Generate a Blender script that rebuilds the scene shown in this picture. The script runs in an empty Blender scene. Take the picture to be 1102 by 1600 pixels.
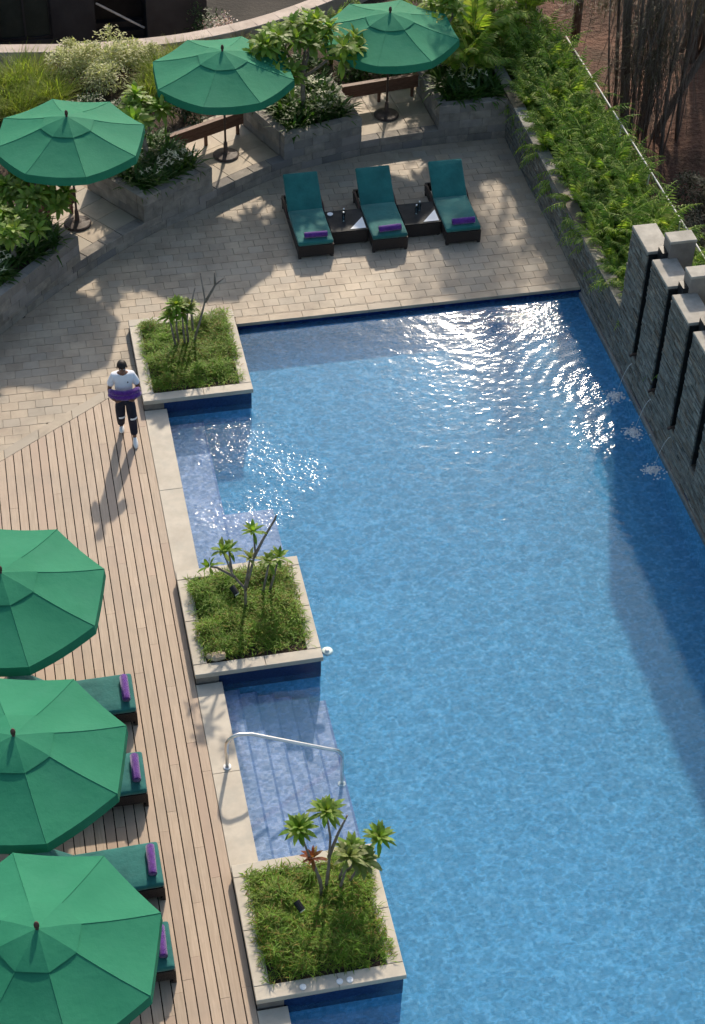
import bpy, math, random
from math import sin, cos, pi, radians, sqrt, atan2, hypot
from mathutils import Vector, Matrix, Euler

random.seed(7)
scene = bpy.context.scene
COL = scene.collection

# ------------------------------------------------------------------ camera, sky, sun, exposure
CAM_F = 2725.57 / 1600.0          # focal length in picture heights
PITCH, YAW, ROLL = 0.753225, 0.224173, 0.0280582
cam_d = bpy.data.cameras.new('camera')
cam = bpy.data.objects.new('camera', cam_d)
COL.objects.link(cam)
cam_d.sensor_fit = 'VERTICAL'
cam_d.sensor_height = 24.0
cam_d.lens = 24.0 * CAM_F
cam_d.clip_end = 2000.0
fwd = Vector((sin(YAW) * cos(PITCH), cos(YAW) * cos(PITCH), -sin(PITCH)))
rgt = Vector((cos(YAW), -sin(YAW), 0))
upv = rgt.cross(fwd)
r2 = cos(ROLL) * rgt + sin(ROLL) * upv
u2 = -sin(ROLL) * rgt + cos(ROLL) * upv
mw = Matrix((r2, u2, -fwd)).transposed().to_4x4()
mw.translation = Vector((0, 0, 20))
cam.matrix_world = mw
scene.camera = cam

SUN_EL, SUN_AZ = radians(34.0), radians(17.5)      # azimuth from +Y towards +X
world = bpy.data.worlds.new('World')
scene.world = world
world.use_nodes = True
wn = world.node_tree
wn.nodes.clear()
sky = wn.nodes.new('ShaderNodeTexSky')
sky.sky_type = 'NISHITA'
sky.sun_disc = False
sky.sun_elevation = SUN_EL
sky.sun_rotation = SUN_AZ
sky.air_density = 1.3
sky.dust_density = 2.0
bg = wn.nodes.new('ShaderNodeBackground')
bg.inputs['Strength'].default_value = 0.15
wo = wn.nodes.new('ShaderNodeOutputWorld')
wn.links.new(sky.outputs[0], bg.inputs[0])
wn.links.new(bg.outputs[0], wo.inputs[0])

sd = bpy.data.lights.new('sun', 'SUN')
sd.energy = 4.0
sd.angle = radians(1.4)
sd.color = (1.0, 0.88, 0.72)
sun = bpy.data.objects.new('sun', sd)
COL.objects.link(sun)
S_DIR = Vector((sin(SUN_AZ) * cos(SUN_EL), cos(SUN_AZ) * cos(SUN_EL), sin(SUN_EL)))
sun.rotation_euler = (-S_DIR).to_track_quat('-Z', 'Y').to_euler()
sun.location = S_DIR * 60

vs = scene.view_settings
vs.view_transform = 'Standard'
vs.look = 'None'
vs.exposure = 0.25
vs.gamma = 1.0
vs.use_curve_mapping = False
scene.render.engine = 'CYCLES'
scene.cycles.use_denoising = True
scene.cycles.use_adaptive_sampling = True
scene.cycles.adaptive_threshold = 0.03
scene.cycles.adaptive_min_samples = 16
scene.cycles.max_bounces = 4
scene.cycles.diffuse_bounces = 2
scene.cycles.glossy_bounces = 2
scene.cycles.transmission_bounces = 2
scene.cycles.transparent_max_bounces = 8
scene.cycles.caustics_reflective = False
scene.cycles.caustics_refractive = False


# ------------------------------------------------------------------ mesh helpers
class MB:
    """collects faces; build() links them as one mesh object"""
    def __init__(s):
        s.v, s.f, s.r = [], [], []

    def add(s, vs_, fs, r=None):
        n = len(s.v)
        s.v.extend(vs_)
        for f in fs:
            s.f.append([i + n for i in f])
            s.r.append(random.random() if r is None else r)
        return s

    def box(s, x0, x1, y0, y1, z0, z1, c=0.0, M=None, r=None):
        if c:
            v = [(x0, y0, z0), (x1, y0, z0), (x1, y1, z0), (x0, y1, z0),
                 (x0, y0, z1 - c), (x1, y0, z1 - c), (x1, y1, z1 - c), (x0, y1, z1 - c),
                 (x0 + c, y0 + c, z1), (x1 - c, y0 + c, z1), (x1 - c, y1 - c, z1), (x0 + c, y1 - c, z1)]
            f = [(3, 2, 1, 0)]
            for i in range(4):
                j = (i + 1) % 4
                f += [(i, j, j + 4, i + 4), (i + 4, j + 4, j + 8, i + 8)]
            f.append((8, 9, 10, 11))
        else:
            v = [(x0, y0, z0), (x1, y0, z0), (x1, y1, z0), (x0, y1, z0),
                 (x0, y0, z1), (x1, y0, z1), (x1, y1, z1), (x0, y1, z1)]
            f = [(3, 2, 1, 0), (0, 1, 5, 4), (1, 2, 6, 5), (2, 3, 7, 6), (3, 0, 4, 7), (4, 5, 6, 7)]
        if M is not None:
            v = [tuple(M @ Vector(p)) for p in v]
        return s.add(v, f, random.random() if r is None else r)

    def prism(s, poly, z0, z1, c=0.0, r=None):
        """poly counter-clockwise seen from above"""
        n = len(poly)
        if n < 3:
            return s
        a = sum(poly[i][0] * poly[(i + 1) % n][1] - poly[(i + 1) % n][0] * poly[i][1] for i in range(n))
        if a < 0:
            poly = poly[::-1]
        v = [(p[0], p[1], z0) for p in poly]
        f = [tuple(range(n))[::-1]]
        if c:
            cx = sum(p[0] for p in poly) / n
            cy = sum(p[1] for p in poly) / n
            v += [(p[0], p[1], z1 - c) for p in poly]
            ins = []
            for p in poly:
                d = hypot(p[0] - cx, p[1] - cy) or 1
                k = max(0, 1 - 1.4 * c / d)
                ins.append((cx + (p[0] - cx) * k, cy + (p[1] - cy) * k, z1))
            v += ins
            for i in range(n):
                j = (i + 1) % n
                f += [(i, j, j + n, i + n), (i + n, j + n, j + 2 * n, i + 2 * n)]
            f.append(tuple(range(2 * n, 3 * n)))
        else:
            v += [(p[0], p[1], z1) for p in poly]
            for i in range(n):
                j = (i + 1) % n
                f.append((i, j, j + n, i + n))
            f.append(tuple(range(n, 2 * n)))
        return s.add(v, f, random.random() if r is None else r)

    def tube(s, pts, rad, n=8, caps=True, r=None):
        pts = [Vector(p) for p in pts]
        if not isinstance(rad, (list, tuple)):
            rad = [rad] * len(pts)
        v, f = [], []
        prev = None
        for i, p in enumerate(pts):
            if i == 0:
                t = pts[1] - pts[0]
            elif i == len(pts) - 1:
                t = pts[-1] - pts[-2]
            else:
                t = (pts[i + 1] - p).normalized() + (p - pts[i - 1]).normalized()
            t.normalize()
            if prev is None:
                a = Vector((0, 0, 1)) if abs(t.z) < .9 else Vector((1, 0, 0))
                u = t.cross(a).normalized()
            else:
                u = (prev - t * prev.dot(t)).normalized()
            prev = u
            w = t.cross(u)
            for k in range(n):
                an = 2 * pi * k / n
                v.append(tuple(p + (u * cos(an) + w * sin(an)) * rad[i]))
        for i in range(len(pts) - 1):
            for k in range(n):
                k2 = (k + 1) % n
                f.append((i * n + k, i * n + k2, (i + 1) * n + k2, (i + 1) * n + k))
        if caps:
            f.append(tuple(range(n))[::-1])
            m = (len(pts) - 1) * n
            f.append(tuple(range(m, m + n)))
        return s.add(v, f, random.random() if r is None else r)

    def lathe(s, prof, n=16, c=(0, 0, 0), r=None):
        v, f = [], []
        for (rr, z) in prof:
            for k in range(n):
                a = 2 * pi * k / n
                v.append((c[0] + rr * cos(a), c[1] + rr * sin(a), c[2] + z))
        for i in range(len(prof) - 1):
            for k in range(n):
                k2 = (k + 1) % n
                f.append((i * n + k, i * n + k2, (i + 1) * n + k2, (i + 1) * n + k))
        f.append(tuple(range(n))[::-1])
        m = (len(prof) - 1) * n
        f.append(tuple(range(m, m + n)))
        return s.add(v, f, random.random() if r is None else r)

    def blob(s, c, rx, ry, rz, jit=0.0, nu=12, nv=8, r=None):
        v, f = [], []
        for j in range(1, nv):
            th = pi * j / nv
            for i in range(nu):
                ph = 2 * pi * i / nu
                k = 1 + random.uniform(-jit, jit)
                v.append((c[0] + rx * k * sin(th) * cos(ph), c[1] + ry * k * sin(th) * sin(ph), c[2] + rz * k * cos(th)))
        t = len(v)
        v += [(c[0], c[1], c[2] + rz), (c[0], c[1], c[2] - rz)]
        for j in range(nv - 2):
            for i in range(nu):
                i2 = (i + 1) % nu
                f.append((j * nu + i, (j + 1) * nu + i, (j + 1) * nu + i2, j * nu + i2))
        for i in range(nu):
            i2 = (i + 1) % nu
            f.append((t, i, i2))
            f.append((t + 1, (nv - 2) * nu + i2, (nv - 2) * nu + i))
        return s.add(v, f, random.random() if r is None else r)

    def leaf(s, base, d, up, length, width, droop=0.3, seg=3, fold=0.0, peak=0.45, r=None):
        """tapering leaf: starts along d, bends away from up; width in the plane normal to up"""
        d = d.normalized()
        side = d.cross(up)
        if side.length < 1e-4:
            side = d.cross(Vector((1, 0, 0)))
        side.normalize()
        nrm = side.cross(d).normalized()
        v, f = [], []
        p = base.copy()
        cur = d.copy()
        st = length / seg
        for i in range(seg + 1):
            t = i / seg
            w = width * (0.35 + 0.65 * t / peak if t < peak else max(0.03, 1 - ((t - peak) / (1 - peak)) ** 1.6)) * .5
            if i == seg:
                v.append(tuple(p))
            else:
                v.append(tuple(p - side * w + nrm * fold * w))
                v.append(tuple(p + side * w + nrm * fold * w))
            cur = (cur - nrm * droop / seg * (1 + t)).normalized()
            p = p + cur * st
        for i in range(seg - 1):
            f.append((2 * i, 2 * i + 1, 2 * i + 3, 2 * i + 2))
        f.append((2 * seg - 2, 2 * seg - 1, 2 * seg))
        return s.add(v, f, random.random() if r is None else r)

    def mesh(s, name, mat, smooth=False):
        m = bpy.data.meshes.new(name)
        m.from_pydata(s.v, [], s.f)
        at = m.attributes.new('rnd', 'FLOAT', 'FACE')
        at.data.foreach_set('value', s.r)
        if mat:
            m.materials.append(mat)
        if smooth:
            m.polygons.foreach_set('use_smooth', [True] * len(m.polygons))
        m.update()
        return m

    def build(s, name, mat, parent=None, smooth=False, loc=None, rot=None):
        return mk(name, s.mesh(name, mat, smooth), parent, loc, rot)


def mk(name, mesh, parent=None, loc=None, rot=None):
    o = bpy.data.objects.new(name, mesh)
    COL.objects.link(o)
    if parent:
        o.parent = parent
    if loc is not None:
        o.location = loc
    if rot is not None:
        o.rotation_euler = rot
    return o


def tag(o, label=None, cat=None, group=None, kind=None):
    if label:
        o['label'] = label
    if cat:
        o['category'] = cat
    if group:
        o['group'] = group
    if kind:
        o['kind'] = kind
    return o


def thing(name, label, cat, loc=(0, 0, 0), rz=0.0, group=None):
    o = mk(name, None, None, loc, (0, 0, rz))
    o.empty_display_size = 0.2
    return tag(o, label, cat, group)


def copy_tree(o, parent=None):
    c = o.copy()
    COL.objects.link(c)
    c.parent = parent
    for ch in list(KIDS.get(o.name, [])):
        copy_tree(ch, c)
    return c


KIDS = {}


def note_kids(o):
    """remember the children of a prototype so that it can be copied cheaply"""
    stack = [o]
    while stack:
        x = stack.pop()
        KIDS[x.name] = [c for c in x.children]
        stack += KIDS[x.name]


def clip(poly, a, b, c):
    """keep the part of poly with a*x + b*y <= c"""
    out = []
    n = len(poly)
    for i in range(n):
        p, q = poly[i], poly[(i + 1) % n]
        dp, dq = a * p[0] + b * p[1] - c, a * q[0] + b * q[1] - c
        if dp <= 0:
            out.append(p)
        if (dp < 0 < dq) or (dq < 0 < dp):
            t = dp / (dp - dq)
            out.append((p[0] + (q[0] - p[0]) * t, p[1] + (q[1] - p[1]) * t))
    return out


def clip_convex(poly, hull):
    """clip by a convex counter-clockwise hull"""
    n = len(hull)
    for i in range(n):
        p, q = hull[i], hull[(i + 1) % n]
        a, b = q[1] - p[1], -(q[0] - p[0])
        poly = clip(poly, a, b, a * p[0] + b * p[1])
        if len(poly) < 3:
            return []
    return poly


def area(poly):
    n = len(poly)
    return abs(sum(poly[i][0] * poly[(i + 1) % n][1] - poly[(i + 1) % n][0] * poly[i][1] for i in range(n))) / 2


# ------------------------------------------------------------------ materials
def nodes(name):
    m = bpy.data.materials.new(name)
    m.use_nodes = True
    nt = m.node_tree
    nt.nodes.clear()

    def N(t, **kw):
        n = nt.nodes.new('ShaderNode' + t)
        for k, v in kw.items():
            if k in n.inputs:
                n.inputs[k].default_value = v
            else:
                setattr(n, k, v)
        return n

    def L(a, b):
        nt.links.new(a, b)
    return m, nt, N, L


def rgb(c):
    return (c[0], c[1], c[2], 1)


def surf(name, c1, c2, nscale=4.0, rough=0.7, rvar=0.25, hue=None, bump=(40, .3, .01), stretch=(1, 1, 1),
         stain=None, spec=0.3, trans=0.0, transcol=None, local=False, metal=0.0, sheen=0.0, ramp=(.35, .65), detail=5.0):
    """two-tone noise colour, a random step per piece, optional stains, fine bump, optional translucency"""
    m, nt, N, L = nodes(name)
    geo = N('NewGeometry')
    tc = N('TexCoord')
    mp = N('Mapping')
    mp.inputs['Scale'].default_value = stretch
    L(tc.outputs['Object'] if local else geo.outputs['Position'], mp.inputs['Vector'])
    oi = N('ObjectInfo')
    at = N('Attribute', attribute_name='rnd')
    ad = N('Math', operation='ADD')
    L(oi.outputs['Random'], ad.inputs[0])
    L(at.outputs['Fac'], ad.inputs[1])
    fr = N('Math', operation='FRACT')
    L(ad.outputs[0], fr.inputs[0])
    nz = N('TexNoise', Scale=nscale, Detail=detail, Roughness=.6)
    L(mp.outputs[0], nz.inputs['Vector'])
    rp = N('ValToRGB')
    rp.color_ramp.elements[0].position, rp.color_ramp.elements[1].position = ramp
    rp.color_ramp.elements[0].color, rp.color_ramp.elements[1].color = rgb(c1), rgb(c2)
    L(nz.outputs['Fac'], rp.inputs[0])
    col = rp.outputs[0]
    if hue:
        mx = N('MixRGB', blend_type='MIX')
        sq = N('Math', operation='POWER')
        L(fr.outputs[0], sq.inputs[0])
        sq.inputs[1].default_value = hue[1]
        L(sq.outputs[0], mx.inputs[0])
        L(col, mx.inputs[1])
        mx.inputs[2].default_value = rgb(hue[0])
        col = mx.outputs[0]
    if stain:
        sn = N('TexNoise', Scale=stain[1], Detail=6.0, Roughness=.65)
        L(geo.outputs['Position'], sn.inputs['Vector'])
        sr = N('ValToRGB')
        sr.color_ramp.elements[0].position, sr.color_ramp.elements[1].position = stain[3] if len(stain) > 3 else (.5, .7)
        L(sn.outputs['Fac'], sr.inputs[0])
        sm = N('Math', operation='MULTIPLY')
        L(sr.outputs[0], sm.inputs[0])
        sm.inputs[1].default_value = stain[2]
        mx = N('MixRGB', blend_type='MIX')
        L(sm.outputs[0], mx.inputs[0])
        L(col, mx.inputs[1])
        mx.inputs[2].default_value = rgb(stain[0])
        col = mx.outputs[0]
    mr = N('MapRange')
    mr.inputs['To Min'].default_value = 1 - rvar
    mr.inputs['To Max'].default_value = 1 + rvar
    w2 = N('Math', operation='MULTIPLY')
    L(fr.outputs[0], w2.inputs[0])
    w2.inputs[1].default_value = 7.31
    w3 = N('Math', operation='FRACT')
    L(w2.outputs[0], w3.inputs[0])
    L(w3.outputs[0], mr.inputs['Value'])
    vm = N('VectorMath', operation='SCALE')
    L(col, vm.inputs[0])
    L(mr.outputs[0], vm.inputs['Scale'])
    col = vm.outputs[0]
    bs = N('BsdfPrincipled', Roughness=rough, Metallic=metal)
    bs.inputs['Specular IOR Level'].default_value = spec
    if sheen:
        bs.inputs['Sheen Weight'].default_value = sheen
    L(col, bs.inputs['Base Color'])
    if bump:
        bn = N('TexNoise', Scale=bump[0], Detail=4.0, Roughness=.6)
        L(mp.outputs[0], bn.inputs['Vector'])
        bp = N('Bump', Strength=bump[1], Distance=bump[2])
        L(bn.outputs['Fac'], bp.inputs['Height'])
        L(bp.outputs[0], bs.inputs['Normal'])
    out = N('OutputMaterial')
    sh = bs.outputs[0]
    if trans:
        tr = N('BsdfTranslucent')
        if transcol:
            tm = N('MixRGB', blend_type='MULTIPLY')
            tm.inputs[0].default_value = 1
            L(col, tm.inputs[1])
            tm.inputs[2].default_value = rgb(transcol)
            L(tm.outputs[0], tr.inputs['Color'])
        else:
            L(col, tr.inputs['Color'])
        ms = N('MixShader')
        ms.inputs[0].default_value = trans
        L(sh, ms.inputs[1])
        L(tr.outputs[0], ms.inputs[2])
        sh = ms.outputs[0]
    L(sh, out.inputs[0])
    return m


M_ = {}
M_['paver'] = surf('paver_stone', (.35, .275, .20), (.47, .38, .275), 1.6, .62, .07, ((.37, .315, .245), 2.2), (60, .25, .006), stain=((.19, .165, .125), 1.1, .55, (.48, .72)))
M_['joint'] = surf('joint_sand', (.27, .215, .16), (.34, .275, .205), 8, .95, 0)
M_['board'] = surf('deck_board', (.37, .28, .20), (.46, .355, .265), 6, .6, .085, ((.40, .29, .215), 2.0), (30, .25, .004), stretch=(7, .35, 7), stain=((.31, .25, .195), 1.1, .6, (.46, .70)))
M_['under'] = surf('deck_void', (.02, .016, .012), (.035, .03, .025), 5, .95, 0)
M_['coping'] = surf('coping_stone', (.43, .375, .30), (.53, .47, .38), 2.5, .6, .06, None, (50, .2, .005), stain=((.36, .34, .29), 1.8, .6, (.5, .68)))
M_['planterstone'] = surf('planter_stone', (.19, .165, .14), (.30, .265, .22), 5, .75, .16, ((.20, .185, .175), 2.0), (45, .4, .01), stain=((.10, .09, .075), 1.6, .6))
M_['mortar'] = surf('mortar', (.07, .062, .052), (.11, .095, .08), 6, .95, 0)
M_['slate'] = surf('split_slate', (.11, .112, .10), (.21, .205, .18), 7, .7, .38, ((.16, .13, .095), 3.5), (60, .5, .01))
M_['capstone'] = surf('cap_stone', (.27, .25, .215), (.39, .36, .31), 4, .7, .08, None, (45, .3, .006), stain=((.25, .24, .21), 2.5, .6))
M_['navy'] = surf('navy_tile', (.008, .022, .075), (.014, .036, .11), 30, .25, .2, None, None, spec=.5)
M_['steel'] = surf('steel', (.70, .68, .64), (.80, .78, .74), 8, .34, 0, None, None, metal=1.0)
M_['whitemetal'] = surf('white_paint', (.48, .47, .43), (.58, .57, .53), 6, .5, .03, None, None)
M_['darkmetal'] = surf('dark_channel', (.012, .012, .013), (.022, .022, .022), 9, .45, .1, None, (40, .2, .003))
M_['bronze'] = surf('bronze_pole', (.045, .030, .024), (.075, .05, .04), 9, .42, .1, None, None)
M_['bronzebase'] = surf('cast_base', (.06, .042, .036), (.10, .072, .062), 9, .6, .1, None, (50, .3, .004))
M_['timber'] = surf('red_timber', (.10, .045, .025), (.17, .08, .05), 5, .6, .15, None, (30, .3, .004), stretch=(2, 2, 9))
M_['canopy'] = surf('green_canvas', (.022, .180, .098), (.030, .205, .114), 1.2, .75, .03, None, (4, .30, .04), spec=.12, trans=.05, stain=((.036, .20, .12), 1.7, .5), transcol=(.9, 1.2, 1.0))
M_['teal'] = surf('teal_cushion', (.012, .105, .098), (.020, .150, .138), 3, .8, .06, None, (7, .5, .03), spec=.2, sheen=.2)
M_['piping'] = surf('teal_piping', (.015, .10, .09), (.02, .12, .11), 5, .8, .03, None, None)
M_['wicker'] = surf('dark_wicker', (.016, .012, .011), (.04, .03, .027), 60, .5, .15, None, (140, .8, .006), stretch=(1, 1, 2.2))
M_['redframe'] = surf('frame_wood', (.06, .03, .022), (.10, .05, .04), 9, .5, .1, None, None)
M_['purple'] = surf('purple_towel', (.075, .016, .17), (.125, .03, .26), 20, .95, .1, None, (160, .9, .01), spec=.05, sheen=.5)
M_['smoked'] = surf('smoked_glass', (.02, .021, .022), (.035, .036, .037), 5, .55, 0, None, None, spec=.08)
M_['plainwhite'] = surf('plain_white', (.78, .78, .77), (.84, .84, .83), 7, .85, .02, None, (60, .3, .004))  # dish, lamp lenses and the painted reflections on the table tops
M_['skin'] = surf('skin', (.17, .085, .055), (.22, .115, .075), 9, .5, 0, None, None)
M_['shirt'] = surf('white_shirt', (.74, .75, .80), (.82, .83, .87), 6, .85, 0, None, (14, .6, .02))
M_['trouser'] = surf('black_trousers', (.008, .010, .022), (.016, .018, .034), 8, .8, 0, None, (14, .5, .02))
M_['hair'] = surf('black_hair', (.008, .006, .005), (.02, .014, .011), 40, .5, 0, None, (90, .6, .01))
M_['shoe'] = surf('white_shoe', (.72, .72, .70), (.8, .8, .78), 8, .5, 0, None, None)
M_['soil'] = surf('soil', (.035, .024, .016), (.075, .05, .033), 7, .95, .1, None, (25, .8, .05))
M_['earth'] = surf('red_earth', (.075, .038, .025), (.165, .085, .055), .7, .95, .05, None, (6, .9, .12), stain=((.05, .035, .022), .5, .8))
M_['ground'] = surf('ground_dark', (.03, .027, .024), (.06, .052, .045), .6, .9, .05, None, (8, .5, .05))
M_['facade'] = surf('charcoal_facade', (.018, .018, .021), (.032, .032, .035), 1.5, .6, .05, None, (20, .3, .01))
M_['facadedark'] = surf('recess_dark', (.010, .010, .012), (.018, .018, .02), 3, .5, .05, None, None)
M_['glassdark'] = surf('dark_window_glass', (.02, .026, .022), (.03, .038, .032), 3, .08, .05, None, None, spec=.7)
M_['parapet'] = surf('parapet_stone', (.42, .34, .28), (.55, .45, .38), 3, .8, .06, None, (30, .3, .008), stain=((.28, .24, .20), 2, .6))
M_['bark'] = surf('bark', (.13, .105, .08), (.25, .20, .155), 6, .9, .15, None, (25, .9, .02), stretch=(3, 3, .6))
M_['darkbark'] = surf('dark_bark', (.09, .07, .055), (.20, .16, .125), 6, .9, .25, None, (25, .9, .02), stretch=(3, 3, .5))
M_['frangibark'] = surf('frangipani_bark', (.15, .125, .10), (.26, .22, .18), 14, .85, .1, None, (40, .6, .01))
M_['stone'] = surf('tan_rock', (.38, .29, .19), (.55, .44, .31), 9, .85, .1, None, (20, .8, .03))
M_['black'] = surf('black_plastic', (.012, .012, .014), (.02, .02, .022), 5, .4, 0, None, None)
M_['lamp'] = surf('white_lamp_ring', (.75, .75, .75), (.82, .82, .82), 5, .35, 0, None, None)
M_['floater'] = surf('pale_plastic', (.62, .78, .74), (.72, .85, .80), 5, .4, 0, None, None)


def leafmat(name, c1, c2, hue=None, trans=.42, rough=.5, rvar=.35, nscale=1.5, tc=(1.25, 1.35, .55)):
    return surf(name, c1, c2, nscale, rough, rvar, hue, None, trans=trans, transcol=tc, spec=.35)


M_['leaf'] = leafmat('frangipani_leaf', (.12, .225, .026), (.18, .30, .042), ((.27, .33, .07), 2.4), .5)
M_['leafyel'] = leafmat('pale_leaf', (.15, .20, .045), (.24, .28, .09), ((.34, .34, .16), 2.5))
M_['leafred'] = leafmat('red_leaf', (.22, .05, .025), (.30, .10, .04), ((.12, .12, .03), 2.5))
M_['lily'] = leafmat('lily_leaf', (.034, .090, .016), (.06, .135, .026), ((.10, .16, .035), 3.5))
M_['flower'] = leafmat('pale_flower', (.50, .50, .36), (.62, .62, .48), None, .3)
M_['fern'] = leafmat('fern_leaf', (.105, .205, .022), (.18, .295, .04), ((.40, .44, .13), 2.8), .5)
M_['palm'] = leafmat('palm_leaf', (.12, .23, .026), (.19, .31, .04), ((.40, .42, .11), 2.4), .55)
M_['cover'] = leafmat('cover_leaf', (.135, .26, .022), (.20, .335, .034), ((.30, .17, .05), 5.0), .45, .6, .4, 2.2)
M_['grass'] = leafmat('grass_blade', (.19, .27, .03), (.28, .36, .05), ((.42, .40, .13), 3), .55)
M_['straw'] = leafmat('straw_blade', (.36, .28, .13), (.50, .40, .2), ((.22, .22, .06), 2), .5)
M_['pale'] = leafmat('variegated_leaf', (.44, .44, .22), (.64, .61, .38), ((.32, .36, .12), 2), .45)
M_['darkleaf'] = leafmat('dark_leaf', (.022, .05, .012), (.045, .085, .02), None, .25)
M_['drybush'] = leafmat('dry_bush_leaf', (.03, .034, .013), (.055, .055, .022), None, .2)
M_['redflower'] = leafmat('red_blossom', (.35, .06, .05), (.5, .35, .32), ((.55, .5, .48), 1.0), .2)


def mosaic(name, cols, size, rough=.25, rvar=.35):
    """small square tiles, each with its own shade"""
    m, nt, N, L = nodes(name)
    geo = N('NewGeometry')
    sc = N('VectorMath', operation='SCALE')
    sc.inputs['Scale'].default_value = 1 / size
    L(geo.outputs['Position'], sc.inputs[0])
    fl = N('VectorMath', operation='FLOOR')
    L(sc.outputs[0], fl.inputs[0])
    wnz = N('TexWhiteNoise', noise_dimensions='3D')
    L(fl.outputs[0], wnz.inputs['Vector'])
    rp = N('ValToRGB')
    els = rp.color_ramp.elements
    els[0].color, els[1].color = rgb(cols[0]), rgb(cols[-1])
    for i, c in enumerate(cols[1:-1]):
        e = els.new((i + 1) / (len(cols) - 1))
        e.color = rgb(c)
    L(wnz.outputs['Value'], rp.inputs[0])
    nz = N('TexNoise', Scale=.6, Detail=3.0)
    L(geo.outputs['Position'], nz.inputs['Vector'])
    mr = N('MapRange')
    mr.inputs['To Min'].default_value = .9
    mr.inputs['To Max'].default_value = 1.1
    L(nz.outputs['Fac'], mr.inputs['Value'])
    vm = N('VectorMath', operation='SCALE')
    L(rp.outputs[0], vm.inputs[0])
    L(mr.outputs[0], vm.inputs['Scale'])
    bs = N('BsdfPrincipled', Roughness=.9)      # under water the glaze hardly reflects
    bs.inputs['Specular IOR Level'].default_value = .02
    L(vm.outputs[0], bs.inputs['Base Color'])
    out = N('OutputMaterial')
    L(bs.outputs[0], out.inputs[0])
    return m


M_['mosaic'] = mosaic('pool_mosaic', [(.085, .30, .52), (.105, .355, .60), (.125, .38, .64), (.17, .44, .69)], .05)
M_['stepmosaic'] = mosaic('step_mosaic', [(.30, .36, .58), (.38, .44, .66), (.44, .48, .70), (.52, .55, .74)], .05)
M_['nosing'] = mosaic('nosing_mosaic', [(.19, .25, .48), (.25, .31, .54)], .05)
M_['poolwall'] = mosaic('pool_wall_mosaic', [(.004, .012, .055), (.006, .02, .085), (.010, .032, .12)], .05)


# x, y, radius, strength of the churned spots: bubbling alcove, spout side
SPOTS = ((2.95, 23.1, 1.3, 1.15), (2.5, 21.25, .75, 1.15), (3.25, 21.3, .9, 1.1), (4.1, 22.05, .8, .7), (3.65, 22.4, .8, 1.0), (9.4, 25.5, .9, .3), (9.7, 23.4, .85, .5), (9.55, 22.1, .7, .6))


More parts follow.
